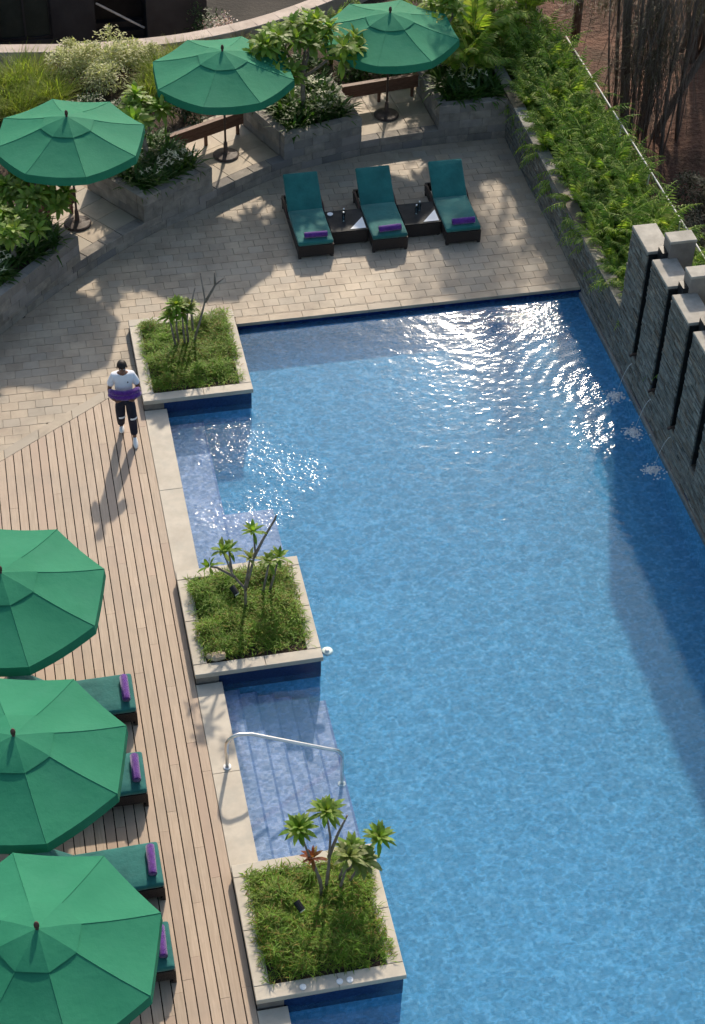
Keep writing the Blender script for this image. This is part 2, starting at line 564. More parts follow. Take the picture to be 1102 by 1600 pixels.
def water_mat():
    m, nt, N, L = nodes('pool_water')
    geo = N('NewGeometry')
    # jets: three bubbling spots in the alcove and the falls under the spouts
    acc = None
    for (x, y, rad, amp) in SPOTS:
        ds = N('VectorMath', operation='DISTANCE')
        L(geo.outputs['Position'], ds.inputs[0])
        ds.inputs[1].default_value = (x, y, -.13)
        mr = N('MapRange', interpolation_type='SMOOTHSTEP')
        mr.inputs['From Min'].default_value = rad
        mr.inputs['From Max'].default_value = rad * .35
        mr.inputs['To Min'].default_value = 0
        mr.inputs['To Max'].default_value = amp
        L(ds.outputs['Value'], mr.inputs['Value'])
        if acc is None:
            acc = mr.outputs[0]
        else:
            mx = N('Math', operation='MAXIMUM')
            L(acc, mx.inputs[0])
            L(mr.outputs[0], mx.inputs[1])
            acc = mx.outputs[0]
    # wind chop: two scales, gently stretched
    mp = N('Mapping')
    mp.inputs['Scale'].default_value = (1.0, 1.5, 1)
    mp.inputs['Rotation'].default_value = (0, 0, radians(-18))
    L(geo.outputs['Position'], mp.inputs['Vector'])
    n1 = N('TexNoise', Scale=3.0, Detail=1.0, Roughness=.5, Distortion=.3)
    n2 = N('TexNoise', Scale=7.0, Detail=2.0, Roughness=.55, Distortion=.6)
    n3 = N('TexNoise', Scale=15.0, Detail=2.0, Roughness=.6, Distortion=.4)
    n4 = N('TexNoise', Scale=24.0, Detail=1.0, Roughness=.5)
    for n in (n1, n2, n3, n4):
        L(mp.outputs[0], n.inputs['Vector'])
    # rings that run out from the spouts
    acc2 = None
    for (x, y) in ((10.14, 23.2), (10.14, 22.15), (10.14, 21.06)):
        ds = N('VectorMath', operation='DISTANCE')
        L(geo.outputs['Position'], ds.inputs[0])
        ds.inputs[1].default_value = (x, y, -.13)
        sn = N('Math', operation='MULTIPLY')
        L(ds.outputs['Value'], sn.inputs[0])
        sn.inputs[1].default_value = 26.0
        si = N('Math', operation='SINE')
        L(sn.outputs[0], si.inputs[0])
        fa = N('MapRange')
        fa.inputs['From Min'].default_value = .1
        fa.inputs['From Max'].default_value = 2.6
        fa.inputs['To Min'].default_value = .0016
        fa.inputs['To Max'].default_value = 0
        L(ds.outputs['Value'], fa.inputs['Value'])
        ml = N('Math', operation='MULTIPLY')
        L(si.outputs[0], ml.inputs[0])
        L(fa.outputs[0], ml.inputs[1])
        if acc2 is None:
            acc2 = ml.outputs[0]
        else:
            s_ = N('Math', operation='ADD')
            L(acc2, s_.inputs[0])
            L(ml.outputs[0], s_.inputs[1])
            acc2 = s_.outputs[0]

    def mul(a, k):
        x = N('Math', operation='MULTIPLY')
        L(a, x.inputs[0])
        if isinstance(k, float):
            x.inputs[1].default_value = k
        else:
            L(k, x.inputs[1])
        return x.outputs[0]

    def add(a, b):
        x = N('Math', operation='ADD')
        L(a, x.inputs[0])
        L(b, x.inputs[1])
        return x.outputs[0]
    h = add(mul(n1.outputs['Fac'], .0052), mul(n2.outputs['Fac'], .0024))
    h = add(h, acc2)
    j0 = N('Math', operation='SUBTRACT')
    L(add(mul(n2.outputs['Fac'], .010), add(mul(n3.outputs['Fac'], .0065), mul(n4.outputs['Fac'], .0012))), j0.inputs[0])
    j0.inputs[1].default_value = .00885
    jet = j0.outputs[0]
    h = add(h, mul(jet, acc))
    bp = N('Bump', Strength=1.0, Distance=1.0)
    L(h, bp.inputs['Height'])
    # reflectance rises towards grazing angles, the same from above and below
    dt = N('VectorMath', operation='DOT_PRODUCT')
    L(geo.outputs['Incoming'], dt.inputs[0])
    L(bp.outputs[0], dt.inputs[1])
    ab = N('Math', operation='ABSOLUTE')
    L(dt.outputs['Value'], ab.inputs[0])
    om = N('Math', operation='SUBTRACT', use_clamp=True)
    om.inputs[0].default_value = 1.0
    L(ab.outputs[0], om.inputs[1])
    pw = N('Math', operation='POWER')
    L(om.outputs[0], pw.inputs[0])
    pw.inputs[1].default_value = 5.0
    fr = N('Math', operation='MULTIPLY_ADD')
    L(pw.outputs[0], fr.inputs[0])
    fr.inputs[1].default_value = .98
    fr.inputs[2].default_value = .02
    # fine net of focused sunlight painted into the water's transmission tint
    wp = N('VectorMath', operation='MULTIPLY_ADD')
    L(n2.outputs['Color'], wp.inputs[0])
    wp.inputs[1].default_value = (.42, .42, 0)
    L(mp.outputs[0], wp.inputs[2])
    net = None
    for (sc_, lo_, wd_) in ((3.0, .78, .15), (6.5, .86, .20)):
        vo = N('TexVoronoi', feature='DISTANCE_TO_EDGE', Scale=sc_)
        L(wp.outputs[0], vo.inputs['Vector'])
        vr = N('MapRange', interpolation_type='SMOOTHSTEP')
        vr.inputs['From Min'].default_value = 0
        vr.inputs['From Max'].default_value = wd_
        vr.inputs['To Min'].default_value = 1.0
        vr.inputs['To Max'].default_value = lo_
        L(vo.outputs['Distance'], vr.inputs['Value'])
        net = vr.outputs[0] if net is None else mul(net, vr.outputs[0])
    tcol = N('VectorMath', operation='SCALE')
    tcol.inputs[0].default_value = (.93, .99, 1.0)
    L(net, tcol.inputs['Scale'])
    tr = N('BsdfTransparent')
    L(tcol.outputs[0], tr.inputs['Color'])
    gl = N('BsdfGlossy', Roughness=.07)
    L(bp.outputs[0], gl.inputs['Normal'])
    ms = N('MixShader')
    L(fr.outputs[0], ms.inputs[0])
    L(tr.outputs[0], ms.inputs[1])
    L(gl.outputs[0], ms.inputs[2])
    # a little light is scattered back by the water itself
    df = N('BsdfDiffuse')
    df.inputs['Color'].default_value = (.20, .58, .90, 1)
    L(bp.outputs[0], df.inputs['Normal'])
    m2 = N('MixShader')
    m2.inputs[0].default_value = .10
    L(ms.outputs[0], m2.inputs[1])
    L(df.outputs[0], m2.inputs[2])
    out = N('OutputMaterial')
    L(m2.outputs[0], out.inputs[0])
    return m


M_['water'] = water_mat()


def foam_mat():
    m, nt, N, L = nodes('white_foam')
    d = N('BsdfDiffuse')
    d.inputs['Color'].default_value = (.8, .83, .85, 1)
    t = N('BsdfTransparent')
    x = N('MixShader')
    x.inputs[0].default_value = .25
    L(d.outputs[0], x.inputs[1])
    L(t.outputs[0], x.inputs[2])
    o = N('OutputMaterial')
    L(x.outputs[0], o.inputs[0])
    return m


M_['foam'] = foam_mat()


def clear_mat(name, tint):
    m, nt, N, L = nodes(name)
    g = N('BsdfGlossy', Roughness=.05)
    t = N('BsdfTransparent')
    t.inputs['Color'].default_value = rgb(tint)
    fr = N('Fresnel', IOR=1.5)
    x = N('MixShader')
    L(fr.outputs[0], x.inputs[0])
    L(t.outputs[0], x.inputs[1])
    L(g.outputs[0], x.inputs[2])
    o = N('OutputMaterial')
    L(x.outputs[0], o.inputs[0])
    return m


M_['bottle'] = clear_mat('clear_plastic', (.66, .82, .92))

# ================================================================== THE SETTING
PX0, PX1 = 2.02, 10.44        # pool
PY1 = 26.28
WZ = -0.13
FLOOR = -0.95

g = MB()
g.add([(-400, -300, -4.4), (400, -300, -4.4), (400, 600, -4.4), (-400, 600, -4.4)], [(0, 1, 2, 3)])
tag(g.build('ground', M_['ground']), kind='structure')

# podium bed under pavers, deck, beds (keeps clear of the pool)
b = MB()
b.prism([(-9, 22.0), (2.0, 24.2), (2.0, 26.25), (-9, 40)], -4.3, -0.035)
b.prism([(2.0, 26.35), (10.5, 26.35), (10.5, 33.9), (-9, 40), (2.0, 26.5)], -4.3, -0.035)
tag(b.build('paving_bed', M_['joint']), kind='structure')
b = MB().box(-9, 1.62, 2, 24.9, -4.3, -0.16)
tag(b.build('deck_bed', M_['under']), kind='structure')

# pool shell
b = MB()
b.add([(PX0, 2, FLOOR), (PX1, 2, FLOOR), (PX1, 19.8, FLOOR), (PX0, 19.8, FLOOR), (PX1, PY1, -.50), (PX0, PY1, -.50)], [(0, 1, 2, 3), (3, 2, 4, 5)])  # far end raised to narrow the shade strip below the far wall
tag(b.build('pool_floor', M_['mosaic']), kind='structure')
b = MB()
b.add([(PX0, 2, FLOOR), (PX0, PY1, FLOOR), (PX0, PY1, -.05), (PX0, 2, -.05)], [(0, 1, 2, 3)])
b.add([(PX1, 2, FLOOR), (PX1, PY1, FLOOR), (PX1, PY1, -.05), (PX1, 2, -.05)], [(3, 2, 1, 0)])
b.add([(PX0, PY1, FLOOR), (PX1, PY1, FLOOR), (PX1, PY1, -.05), (PX0, PY1, -.05)], [(0, 1, 2, 3)])
tag(b.build('pool_wall', M_['mosaic']), kind='structure')
b = MB()
for (q0, q1, nx_, ny_) in (((PX0, 2), (PX0, PY1), 1, 0), ((PX1, PY1), (PX1, 2), -1, 0), ((PX0, PY1), (PX1, PY1), 0, -1)):
    e = .006
    b.add([(q0[0] + nx_ * e, q0[1] + ny_ * e, -.24), (q1[0] + nx_ * e, q1[1] + ny_ * e, -.24), (q1[0] + nx_ * e, q1[1] + ny_ * e, -.05), (q0[0] + nx_ * e, q0[1] + ny_ * e, -.05)], [(0, 1, 2, 3)])
tag(b.build('pool_wall_band', M_['poolwall']), kind='structure')
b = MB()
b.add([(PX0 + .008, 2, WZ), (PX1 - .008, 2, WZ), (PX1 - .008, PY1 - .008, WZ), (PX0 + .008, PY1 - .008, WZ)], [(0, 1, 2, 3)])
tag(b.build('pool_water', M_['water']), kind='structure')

# steps in the alcove between the second and third planter, bench in the next one
st = thing('pool_steps', 'pale blue mosaic steps under water beside the steel handrail', 'steps')
for i in range(6):
    x0, x1 = PX0 + .27 * i + (.006 if i == 0 else 0), PX0 + .27 * (i + 1)
    zt = -.25 - .11 * i
    s_ = MB().box(x0, x1 - .035, 14.005, 17.495, FLOOR + .004, zt).build('step', M_['stepmosaic'], st)
    MB().box(x1 - .035, x1 - .001, 14.005, 17.495, FLOOR + .004, zt + .002).build('nosing', M_['nosing'], s_)
be = thing('pool_bench', 'submerged mosaic bench under the bubbling water between two planters', 'bench')
MB().box(PX0 + .006, PX0 + .62, 19.76, 24.05, FLOOR + .004, -.42).build('seat', M_['stepmosaic'], be)
MB().box(PX0 + .62, PX0 + .66, 19.76, 24.05, FLOOR + .004, -.418).build('nosing', M_['nosing'], be)
MB().box(PX0 + .66, PX0 + 1.56, 19.76, 24.05, FLOOR + .004, -.80).build('footwell', M_['stepmosaic'], be)

# ---- pavers
LINE = lambda x: 23.13 + (x + .96) * .69           # deck / paving border
CURVE = [(-5.2, 19.6), (-4.2, 21.6), (-3.1, 23.5), (-1.95, 25.25), (-.65, 26.80), (.14, 27.62), (.91, 28.33), (1.6, 28.90), (2.3, 29.42), (3.05, 29.90),
         (3.8, 30.33), (4.62, 30.82), (5.45, 31.24), (6.3, 31.50), (7.19, 31.68), (8.05, 31.79), (8.92, 31.85), (9.7, 31.87), (10.44, 31.87)]


def cat_rom(P, n=8):
    out = []
    for i in range(len(P) - 1):
        p0, p1, p2, p3 = P[max(i - 1, 0)], P[i], P[i + 1], P[min(i + 2, len(P) - 1)]
        for k in range(n):
            t = k / n
            out.append(tuple(.5 * ((2 * p1[a]) + (-p0[a] + p2[a]) * t + (2 * p0[a] - 5 * p1[a] + 4 * p2[a] - p3[a]) * t * t + (-p0[a] + 3 * p1[a] - 3 * p2[a] + p3[a]) * t ** 3) for a in (0, 1)))
    out.append(P[-1])
    return out


CV = cat_rom(CURVE)
CS = [0.0]
for i in range(1, len(CV)):
    CS.append(CS[-1] + hypot(CV[i][0] - CV[i - 1][0], CV[i][1] - CV[i - 1][1]))


def at_s(s, off=0.0):
    """point on the terrace curve at arc length s, moved off metres outwards (away from the pool)"""
    s = min(max(s, 0), CS[-1] - 1e-6)
    i = 0
    while CS[i + 1] < s:
        i += 1
    t = (s - CS[i]) / (CS[i + 1] - CS[i])
    p = (CV[i][0] + (CV[i + 1][0] - CV[i][0]) * t, CV[i][1] + (CV[i + 1][1] - CV[i][1]) * t)
    a, c = at_raw(max(s - .35, 0)), at_raw(min(s + .35, CS[-1] - 1e-6))
    tx, ty = c[0] - a[0], c[1] - a[1]
    l = hypot(tx, ty)
    return (p[0] - ty / l * off, p[1] + tx / l * off)


def at_raw(s):
    i = 0
    while i < len(CS) - 2 and CS[i + 1] < s:
        i += 1
    t = (s - CS[i]) / (CS[i + 1] - CS[i])
    return (CV[i][0] + (CV[i + 1][0] - CV[i][0]) * t, CV[i][1] + (CV[i + 1][1] - CV[i][1]) * t)


def s_at_x(x):
    for i in range(len(CV) - 1):
        if CV[i][0] <= x <= CV[i + 1][0]:
            return CS[i] + (CS[i + 1] - CS[i]) * (x - CV[i][0]) / (CV[i + 1][0] - CV[i][0])
    return 0


def curve_y(x):
    return at_raw(s_at_x(x))[1] if x > CURVE[0][0] else CURVE[0][1]


paving = mk('paving', None)
tag(paving, kind='structure')
TW, TH = .30, .225
cand = []
row = 0
y = 20.2
while y < 32.2:
    x = -4.6 + (TW / 2 if row % 2 else 0)
    while x < 10.42:
        p = [(x, y), (x + TW, y), (x + TW, y + TH), (x, y + TH)]
        cx, cy = x + TW / 2, y + TH / 2
        if cy < curve_y(min(max(cx, -5), 10.4)) + .2:
            q = clip(p, .69, -1.0, -(23.13 + .96 * .69) - .24) if x < 1.7 else p      # beyond the border strip
            if q and cx > 1.2:
                # keep out of the first planter and of the pool
                if x < 3.64 and y < 26.5:
                    q = clip(q, 1, 0, 1.625)
                elif y < PY1 + .19:
                    q = clip(q, 0, -1, -(PY1 + .195))
            q = clip(q, 1, 0, 10.435) if q else q
            if q and len(q) >= 3 and area(q) > .004:
                cand.append((hypot(cx - 3.0, cy - 26.5), q, cx, cy))
        x += TW
    y += TH
    row += 1
cand.sort(key=lambda t: t[0])
full = MB().box(-TW / 2 + .0025, TW / 2 - .0025, -TH / 2 + .0025, TH / 2 - .0025, -.04, 0, .0025, r=0.0).mesh('paver', M_['paver'])
far = MB()
for i, (d, q, cx, cy) in enumerate(cand):
    dz = random.uniform(-.003, .003)
    if i < 290:
        if abs(area(q) - TW * TH) < 1e-4:
            o = mk('paver', full, paving, (cx, cy, dz), (random.uniform(-.004, .004), random.uniform(-.004, .004), random.uniform(-.006, .006)))
        else:
            mx_, my_ = sum(p[0] for p in q) / len(q), sum(p[1] for p in q) / len(q)
            q2 = [(mx_ + (p[0] - mx_) * .975, my_ + (p[1] - my_) * .975) for p in q]
            MB().prism(q2, -.04, dz, .004, r=0.0).build('paver', M_['paver'], paving)
    else:
        mx_, my_ = sum(p[0] for p in q) / len(q), sum(p[1] for p in q) / len(q)
        q2 = [(mx_ + (p[0] - mx_) * .984, my_ + (p[1] - my_) * .978) for p in q]
        far.prism(q2, -.04, dz, .0025)
tag(far.build('pavers', M_['paver'], paving), kind='stuff')
# pale border strip between deck and paving
x = -4.6
while x < 1.6:
    x1 = min(x + .62, 1.622)
    q = [(x + .003, LINE(x) + .01), (x1 - .003, LINE(x1) + .01), (x1 - .003, LINE(x1) + .27), (x + .003, LINE(x) + .27)]
    MB().prism(q, -.04, .001, .004, r=0.0).build('border_slab', M_['paver'], paving)
    x = x1

# ---- timber deck, board by board
deck = mk('timber_deck', None)
tag(deck, kind='structure')
BW = .1475
k = 0
x = 1.625
while x > -3.3:
    xa, xb = x - BW + .014, x
    yend_a, yend_b = LINE(xa), LINE(xb)
    y = 7.6 + random.uniform(0, 2.4)
    ycut = [7.0]
    while y < min(yend_a, yend_b) - .6:
        ycut.append(y)
        y += random.choice((2.4, 2.4, 3.0, 3.6))
    for i, y0 in enumerate(ycut):
        dz = random.uniform(-.0015, .0015)
        c = .003
        if i + 1 < len(ycut):
            q = [(xa, y0 + .002), (xb, y0 + .002), (xb, ycut[i + 1] - .002), (xa, ycut[i + 1] - .002)]
        else:
            q = [(xa, y0 + .002), (xb, y0 + .002), (xb, yend_b), (xa, yend_a)]
        bm = MB()
        v = [(p[0], p[1], -.03) for p in q] + [(p[0], p[1], dz - c) for p in q]
        ix = [c, -c, -c, c]
        v += [(p[0] + ix[j], p[1], dz) for j, p in enumerate(q)]
        bm.add(v, [(3, 2, 1, 0), (0, 1, 5, 4), (1, 2, 6, 5), (2, 3, 7, 6), (3, 0, 4, 7), (4, 5, 9, 8), (5, 6, 10, 9), (6, 7, 11, 10), (7, 4, 8, 11), (8, 9, 10, 11)], 0.0)
        bm.build('board', M_['board'], deck)
    x -= BW
    k += 1
j = MB()
y = 7.2
while y < 25:
    x1 = 1.62
    x0 = max(-3.4, -.96 + (y + .1 - 23.13) / .69)
    if x0 < x1 - .1:
        j.box(x0, x1, y, y + .07, -.14, -.034)
    y += .42
tag(j.build('joists', M_['under'], deck), kind='stuff')

# ---- coping along the pool
cop = mk('pool_coping', None)
tag(cop, kind='structure')


def coping(x0, x1, y0, y1, z0=-.06, z1=.004, mat='coping'):
    MB().box(x0 + .002, x1 - .002, y0 + .002, y1 - .002, z0, z1, .005, r=0.0).build('coping_slab', M_[mat], cop)


for (ya, yb) in ((6.4, 11.86), (14.02, 17.48), (19.77, 24.04)):
    n = max(1, round((yb - ya) / 2.0))
    for i in range(n):
        coping(1.63, PX0 + .012, ya + (yb - ya) * i / n, ya + (yb - ya) * (i + 1) / n)
x = 3.64
while x < 10.42:
    x1 = min(x + .64, 10.43)
    coping(x, x1, PY1 - .012, PY1 + .19, -.06, .002, 'paver')
    x = x1


# ---- three stone planters standing in the pool
def pool_planter(y0, y1, label):
    t = thing('pool_planter', label, 'planter', (0, 0, 0), 0, 'low stone planters along the pool edge')
    x0, x1 = 1.63, 3.60
    rim = .21
    MB().box(x0 + .035, x1 - .035, y0 + .035, y1 - .035, -1.04, -.26).build('foundation', M_['mosaic'], t)
    MB().box(x0 + .03, x1 - .03, y0 + .03, y1 - .03, -.262, .10).build('base', M_['navy'], t)
    MB().box(x0 + .012, PX0 - .03, y0 + .012, y1 - .012, -.10, .118).build('deck_side', M_['planterstone'], t)
    MB().box(x0 + rim - .02, x1 - rim + .02, y0 + rim - .02, y1 - rim + .02, .10, .165).build('soil', M_['soil'], t)

    def slab(a, b, c, d):
        MB().box(a, b, c, d, .12, .20, .008, r=0.0).build('rim_slab', M_['coping'], t)
    m = (x0 + x1) / 2 + .1
    slab(x0, m - .002, y0, y0 + rim - .002)
    slab(m + .002, x1, y0, y0 + rim - .002)
    slab(x0, m - .002, y1 - rim + .002, y1)
    slab(m + .002, x1, y1 - rim + .002, y1)
    n = (y0 + y1) / 2
    for (a, b) in ((x0, x0 + rim), (x1 - rim, x1)):
        slab(a, b, y0 + rim + .002, n - .002)
        slab(a, b, n + .002, y1 - rim - .002)
    return t


pool_planter(24.06, 26.50, 'low stone planter by the walking person, with bare forked branches and ground cover')
pool_planter(17.50, 19.75, 'low stone planter in the middle of the pool edge, a tan rock on its corner')
pool_planter(11.88, 14.00, 'low stone planter below the handrail with white lamps on its front rim')


# ---- curved terrace wall, block by block
def block(parent, quad, z0, z1, mat, c=.008):
    cx = sum(p[0] for p in quad) / 4
    cy = sum(p[1] for p in quad) / 4
    MB().prism(quad, z0, z1, c, r=0.0).build('block', mat, parent)


tw = thing('terrace_wall', 'long curved grey stone block wall edging the raised umbrella terraces', 'wall')
core = MB()
ss = 1.6
while ss < CS[-1] - .05:
    s1 = min(ss + .25, CS[-1])
    core.prism([at_s(ss, .012), at_s(s1, .012), at_s(s1, .235), at_s(ss, .235)], -.03, .335)
    ss = s1
core.build('core', M_['mortar'], tw)
for c_ in range(2):
    ss = 1.6 + (.24 if c_ % 2 else 0)
    while ss < CS[-1] - .1:
        ln = random.uniform(.40, .56)
        s1 = min(ss + ln, CS[-1])
        pr = random.uniform(-.006, .006)
        block(tw, [at_s(ss + .004, pr), at_s(s1 - .004, pr), at_s(s1 - .004, .24), at_s(ss + .004, .24)], .004 + .175 * c_, .35 * (c_ + 1) / 2 - .006 * (1 - c_), M_['planterstone'])
        ss = s1


def block_wall(parent, p0, p1, z0, z1, thick, ncourse=3, blen=.46, mat='planterstone', capmat=None):
    """straight wall from p0 to p1, blocks grow to the left of the direction"""
    dx, dy = p1[0] - p0[0], p1[1] - p0[1]
    l = hypot(dx, dy)
    tx, ty = dx / l, dy / l
    nx, ny = -ty, tx
    P = lambda a, o: (p0[0] + tx * a + nx * o, p0[1] + ty * a + ny * o)
    MB().prism([P(.01, .012), P(l - .01, .012), P(l - .01, thick - .012), P(.01, thick - .012)], z0, z1 - .012).build('core', M_['mortar'], parent)
    h = (z1 - z0) / ncourse
    for c in range(ncourse):
        a = 0
        first = blen * (.5 if c % 2 else 1)
        while a < l - .02:
            e = a + (first if a == 0 else blen * random.uniform(.85, 1.15))
            if e > l - .18:
                e = l
            pr = random.uniform(-.004, .004)
            block(parent, [P(a + (.003 if a else 0), pr), P(e - (.003 if e < l else 0), pr), P(e - (.003 if e < l else 0), thick), P(a + (.003 if a else 0), thick)],
                  z0 + h * c + .003, z0 + h * (c + 1) - (.003 if c < ncourse - 1 else 0), M_[mat])
            a = e


def raised_planter(s0, s1, depth, label, right_wall=True):
    t = thing('raised_planter', label, 'planter', (0, 0, 0), 0, 'raised stone block planters between the umbrella terraces')
    a, b = at_s(s0, .0), at_s(s1, .0)
    a2, b2 = at_s(s0, depth), at_s(s1, depth)
    z0, z1 = .352, .92
    block_wall(t, a, b, z0, z1, .20)
    # side walls start behind the front wall
    f0, f1 = .205 / depth, 1.0
    la = lambda f: (a[0] + (a2[0] - a[0]) * f, a[1] + (a2[1] - a[1]) * f)
    lb = lambda f: (b[0] + (b2[0] - b[0]) * f, b[1] + (b2[1] - b[1]) * f)
    block_wall(t, la(1), la(f0), z0, z1, .20)
    if right_wall:
        block_wall(t, lb(f0), lb(1), z0, z1, .20)
    so = MB()
    so.prism([at_s(s0 + .1, .12), at_s(s1 - .1, .12), at_s(s1 - .1, depth), at_s(s0 + .1, depth)], .36, .84)
    so.build('soil', M_['soil'], t)
    return t


sA = (s_at_x(2.30), s_at_x(3.80))
sB = (s_at_x(5.45), s_at_x(7.19))
sC = (s_at_x(8.92), CS[-1])
sD = (s_at_x(-1.9), s_at_x(.93))
raised_planter(*sD, 1.75, 'grey block planter at the picture left edge with a bushy frangipani')
raised_planter(*sA, 1.75, 'grey block planter between the first and second terrace umbrellas')
raised_planter(*sB, 1.75, 'grey block planter in front of the tall frangipani tree')
raised_planter(*sC, 1.75, 'grey block planter in the far corner beside the fern wall', False)

# ---- terrace floors under the three umbrellas
TZ = .335
for (s0, s1) in ((sD[1], sA[0]), (sA[1], sB[0]), (sB[1], sC[0])):
    tf = mk('terrace_floor', None)
    tag(tf, kind='structure')
    MB().prism([at_s(s0 - .02, .2), at_s(s1 + .02, .2), at_s(s1 + .15, 2.4), at_s(s0 - .15, 2.4)], .0, TZ - .02).build('bed', M_['joint'], tf)
    n, mrow = max(2, round((s1 - s0) / .6)), 4
    for i in range(n):
        for r_ in range(mrow):
            o0, o1 = .245 + 2.1 * r_ / mrow, .245 + 2.1 * (r_ + 1) / mrow - .006
            a, c = s0 + (s1 - s0) * i / n + .003, s0 + (s1 - s0) * (i + 1) / n - .003
            MB().prism([at_s(a, o0), at_s(c, o0), at_s(c, o1), at_s(a, o1)], TZ - .04, TZ + .012 + random.uniform(-.002, .002), .004, r=0.0).build('floor_slab', M_['paver'], tf)

# timber rails at the back of the terraces
for (p0, p1, lb) in (((-.15, 29.22), (1.02, 30.02), 'red brown timber rail behind the umbrella nearest the picture left edge'),
                     ((3.12, 31.66), (4.78, 32.42), 'red brown timber rail behind the middle terrace umbrella'),
                     ((7.05, 33.05), (8.80, 33.30), 'red brown timber rail behind the umbrella by the far corner')):
    t = thing('timber_rail', lb, 'rail', (0, 0, 0), 0, 'timber rails at the back of the terraces')
    dx, dy = p1[0] - p0[0], p1[1] - p0[1]
    l = hypot(dx, dy)
    nx, ny = -dy / l, dx / l
    P = lambda f, o: (p0[0] + dx * f + nx * o, p0[1] + dy * f + ny * o)
    for (za, zb) in ((.60, .735), (.741, .875)):
        MB().prism([P(0, 0), P(1, 0), P(1, .045), P(0, .045)], za, zb, .004, r=0.0).build('plank', M_['timber'], t)
    MB().prism([P(-.005, -.02), P(1.005, -.02), P(1.005, .09), P(-.005, .09)], .877, .905, .005, r=0.0).build('cap', M_['timber'], t)
    for f in (.06, .5, .94):
        w = .03 / l
        MB().prism([P(f - w, .048), P(f + w, .048), P(f + w, .10), P(f - w, .10)], TZ, .87).build('post', M_['timber'], t)

# planting bed behind the terraces, and the pale parapet that closes it
PAR = cat_rom([(-9, 38.6), (-5, 37.4), (-2, 36.75), (0, 36.45), (1.75, 36.22), (3.5, 36.24), (4.7, 36.42), (6.1, 36.85), (7.6, 37.6), (9.4, 38.7), (11.5, 40.2)], 5)
b = MB()
lo = [at_s(CS[-1] * i / 40, 1.6) for i in range(41)]
for i in range(40):
    a, c = lo[i], lo[i + 1]
    b.add([(a[0], a[1], .30), (c[0], c[1], .30), (c[0] + (c[0] - 5) * .12, c[1] + 6.5, .16), (a[0] + (a[0] - 5) * .12, a[1] + 6.5, .16)], [(0, 1, 2, 3)])
pb = b.build('planting_bed', M_['soil'])
# trim the bed behind the parapet by ending it there
tag(pb, kind='structure')
me = pb.data
for v in me.vertices:
    if v.index % 4 in (2, 3):
        # nearest parapet point above this x
        x = v.co.x
        for i in range(len(PAR) - 1):
            if PAR[i][0] <= x <= PAR[i + 1][0]:
                t = (x - PAR[i][0]) / (PAR[i + 1][0] - PAR[i][0])
                v.co.y = PAR[i][1] + (PAR[i + 1][1] - PAR[i][1]) * t + .1
par = thing('parapet_wall', 'pale curved parapet wall behind the ornamental grasses', 'wall')
for i in range(0, len(PAR) - 2, 2):
    a, c = PAR[i], PAR[i + 2]
    dx, dy = c[0] - a[0], c[1] - a[1]
    l = hypot(dx, dy)
    nx, ny = -dy / l, dx / l
    e = .002
    q = [(a[0] + dx * e, a[1] + dy * e), (c[0] - dx * e, c[1] - dy * e), (c[0] - dx * e + nx * .38, c[1] - dy * e + ny * .38), (a[0] + dx * e + nx * .38, a[1] + dy * e + ny * .38)]
    MB().prism(q, -4.3, .54, .01, r=0.0).build('cap_slab' if False else 'wall_section', M_['parapet'], par)


# ---- split slate walls on the far side of the pool
def clad(parent, y0, y1, z0, z1, x=PX1, name='cladding'):
    m = MB()
    z = z0
    while z < z1 - .012:
        h = min(random.choice((.032, .042, .05, .026)), z1 - z)
        y = y0
        while y < y1 - .01:
            l = random.uniform(.12, .40)
            e = y + l
            if e > y1 - .06:
                e = y1
            p = random.uniform(.002, .026)
            xa, xb = x - p, x + .02
            a, c = y + .0015, e - .0015
            za, zb = z + .001, z + h - .001
            m.add([(xa, a, za), (xa, c, za), (xa, c, zb), (xa, a, zb), (xb, a, za), (xb, c, za), (xb, c, zb), (xb, a, zb)],
                  [(1, 0, 3, 2), (3, 7, 6, 2)[::-1], (0, 1, 5, 4)[::-1], (0, 4, 7, 3), (2, 6, 5, 1)], random.random())
            y = e
        z += h
    o = m.build(name, M_['slate'], parent)
    o['kind'] = 'stuff'
    return o


LOWT = 1.0
fw = thing('fern_planter_wall', 'low grey slate wall holding back the row of ferns', 'wall')
MB().box(PX1 + .012, PX1 + .22, 24.21, 33.85, -.9, LOWT - .012).build('core', M_['mortar'], fw)
clad(fw, 24.205, PY1 + .2, -.06, LOWT - .03)
clad(fw, PY1 + .2, 31.84, .0, LOWT - .03)
y = 24.21
while y < 33.8:
    e = min(y + .9, 33.85)
    MB().box(PX1 - .012, PX1 + .25, y + .002, e - .002, LOWT - .028, LOWT, .006, r=0.0).build('cap_slab', M_['slate'], fw)
    y = e
MB().box(PX1 + .06, PX1 + .09, 24.3, 31.8, -.02, -.004).build('drain_joint', M_['darkmetal'], fw)
b = MB().box(PX1 + .22, 12.32, 10.6, 36.0, -4.3, .86)
tag(b.build('fern_bed', M_['soil']), kind='structure')

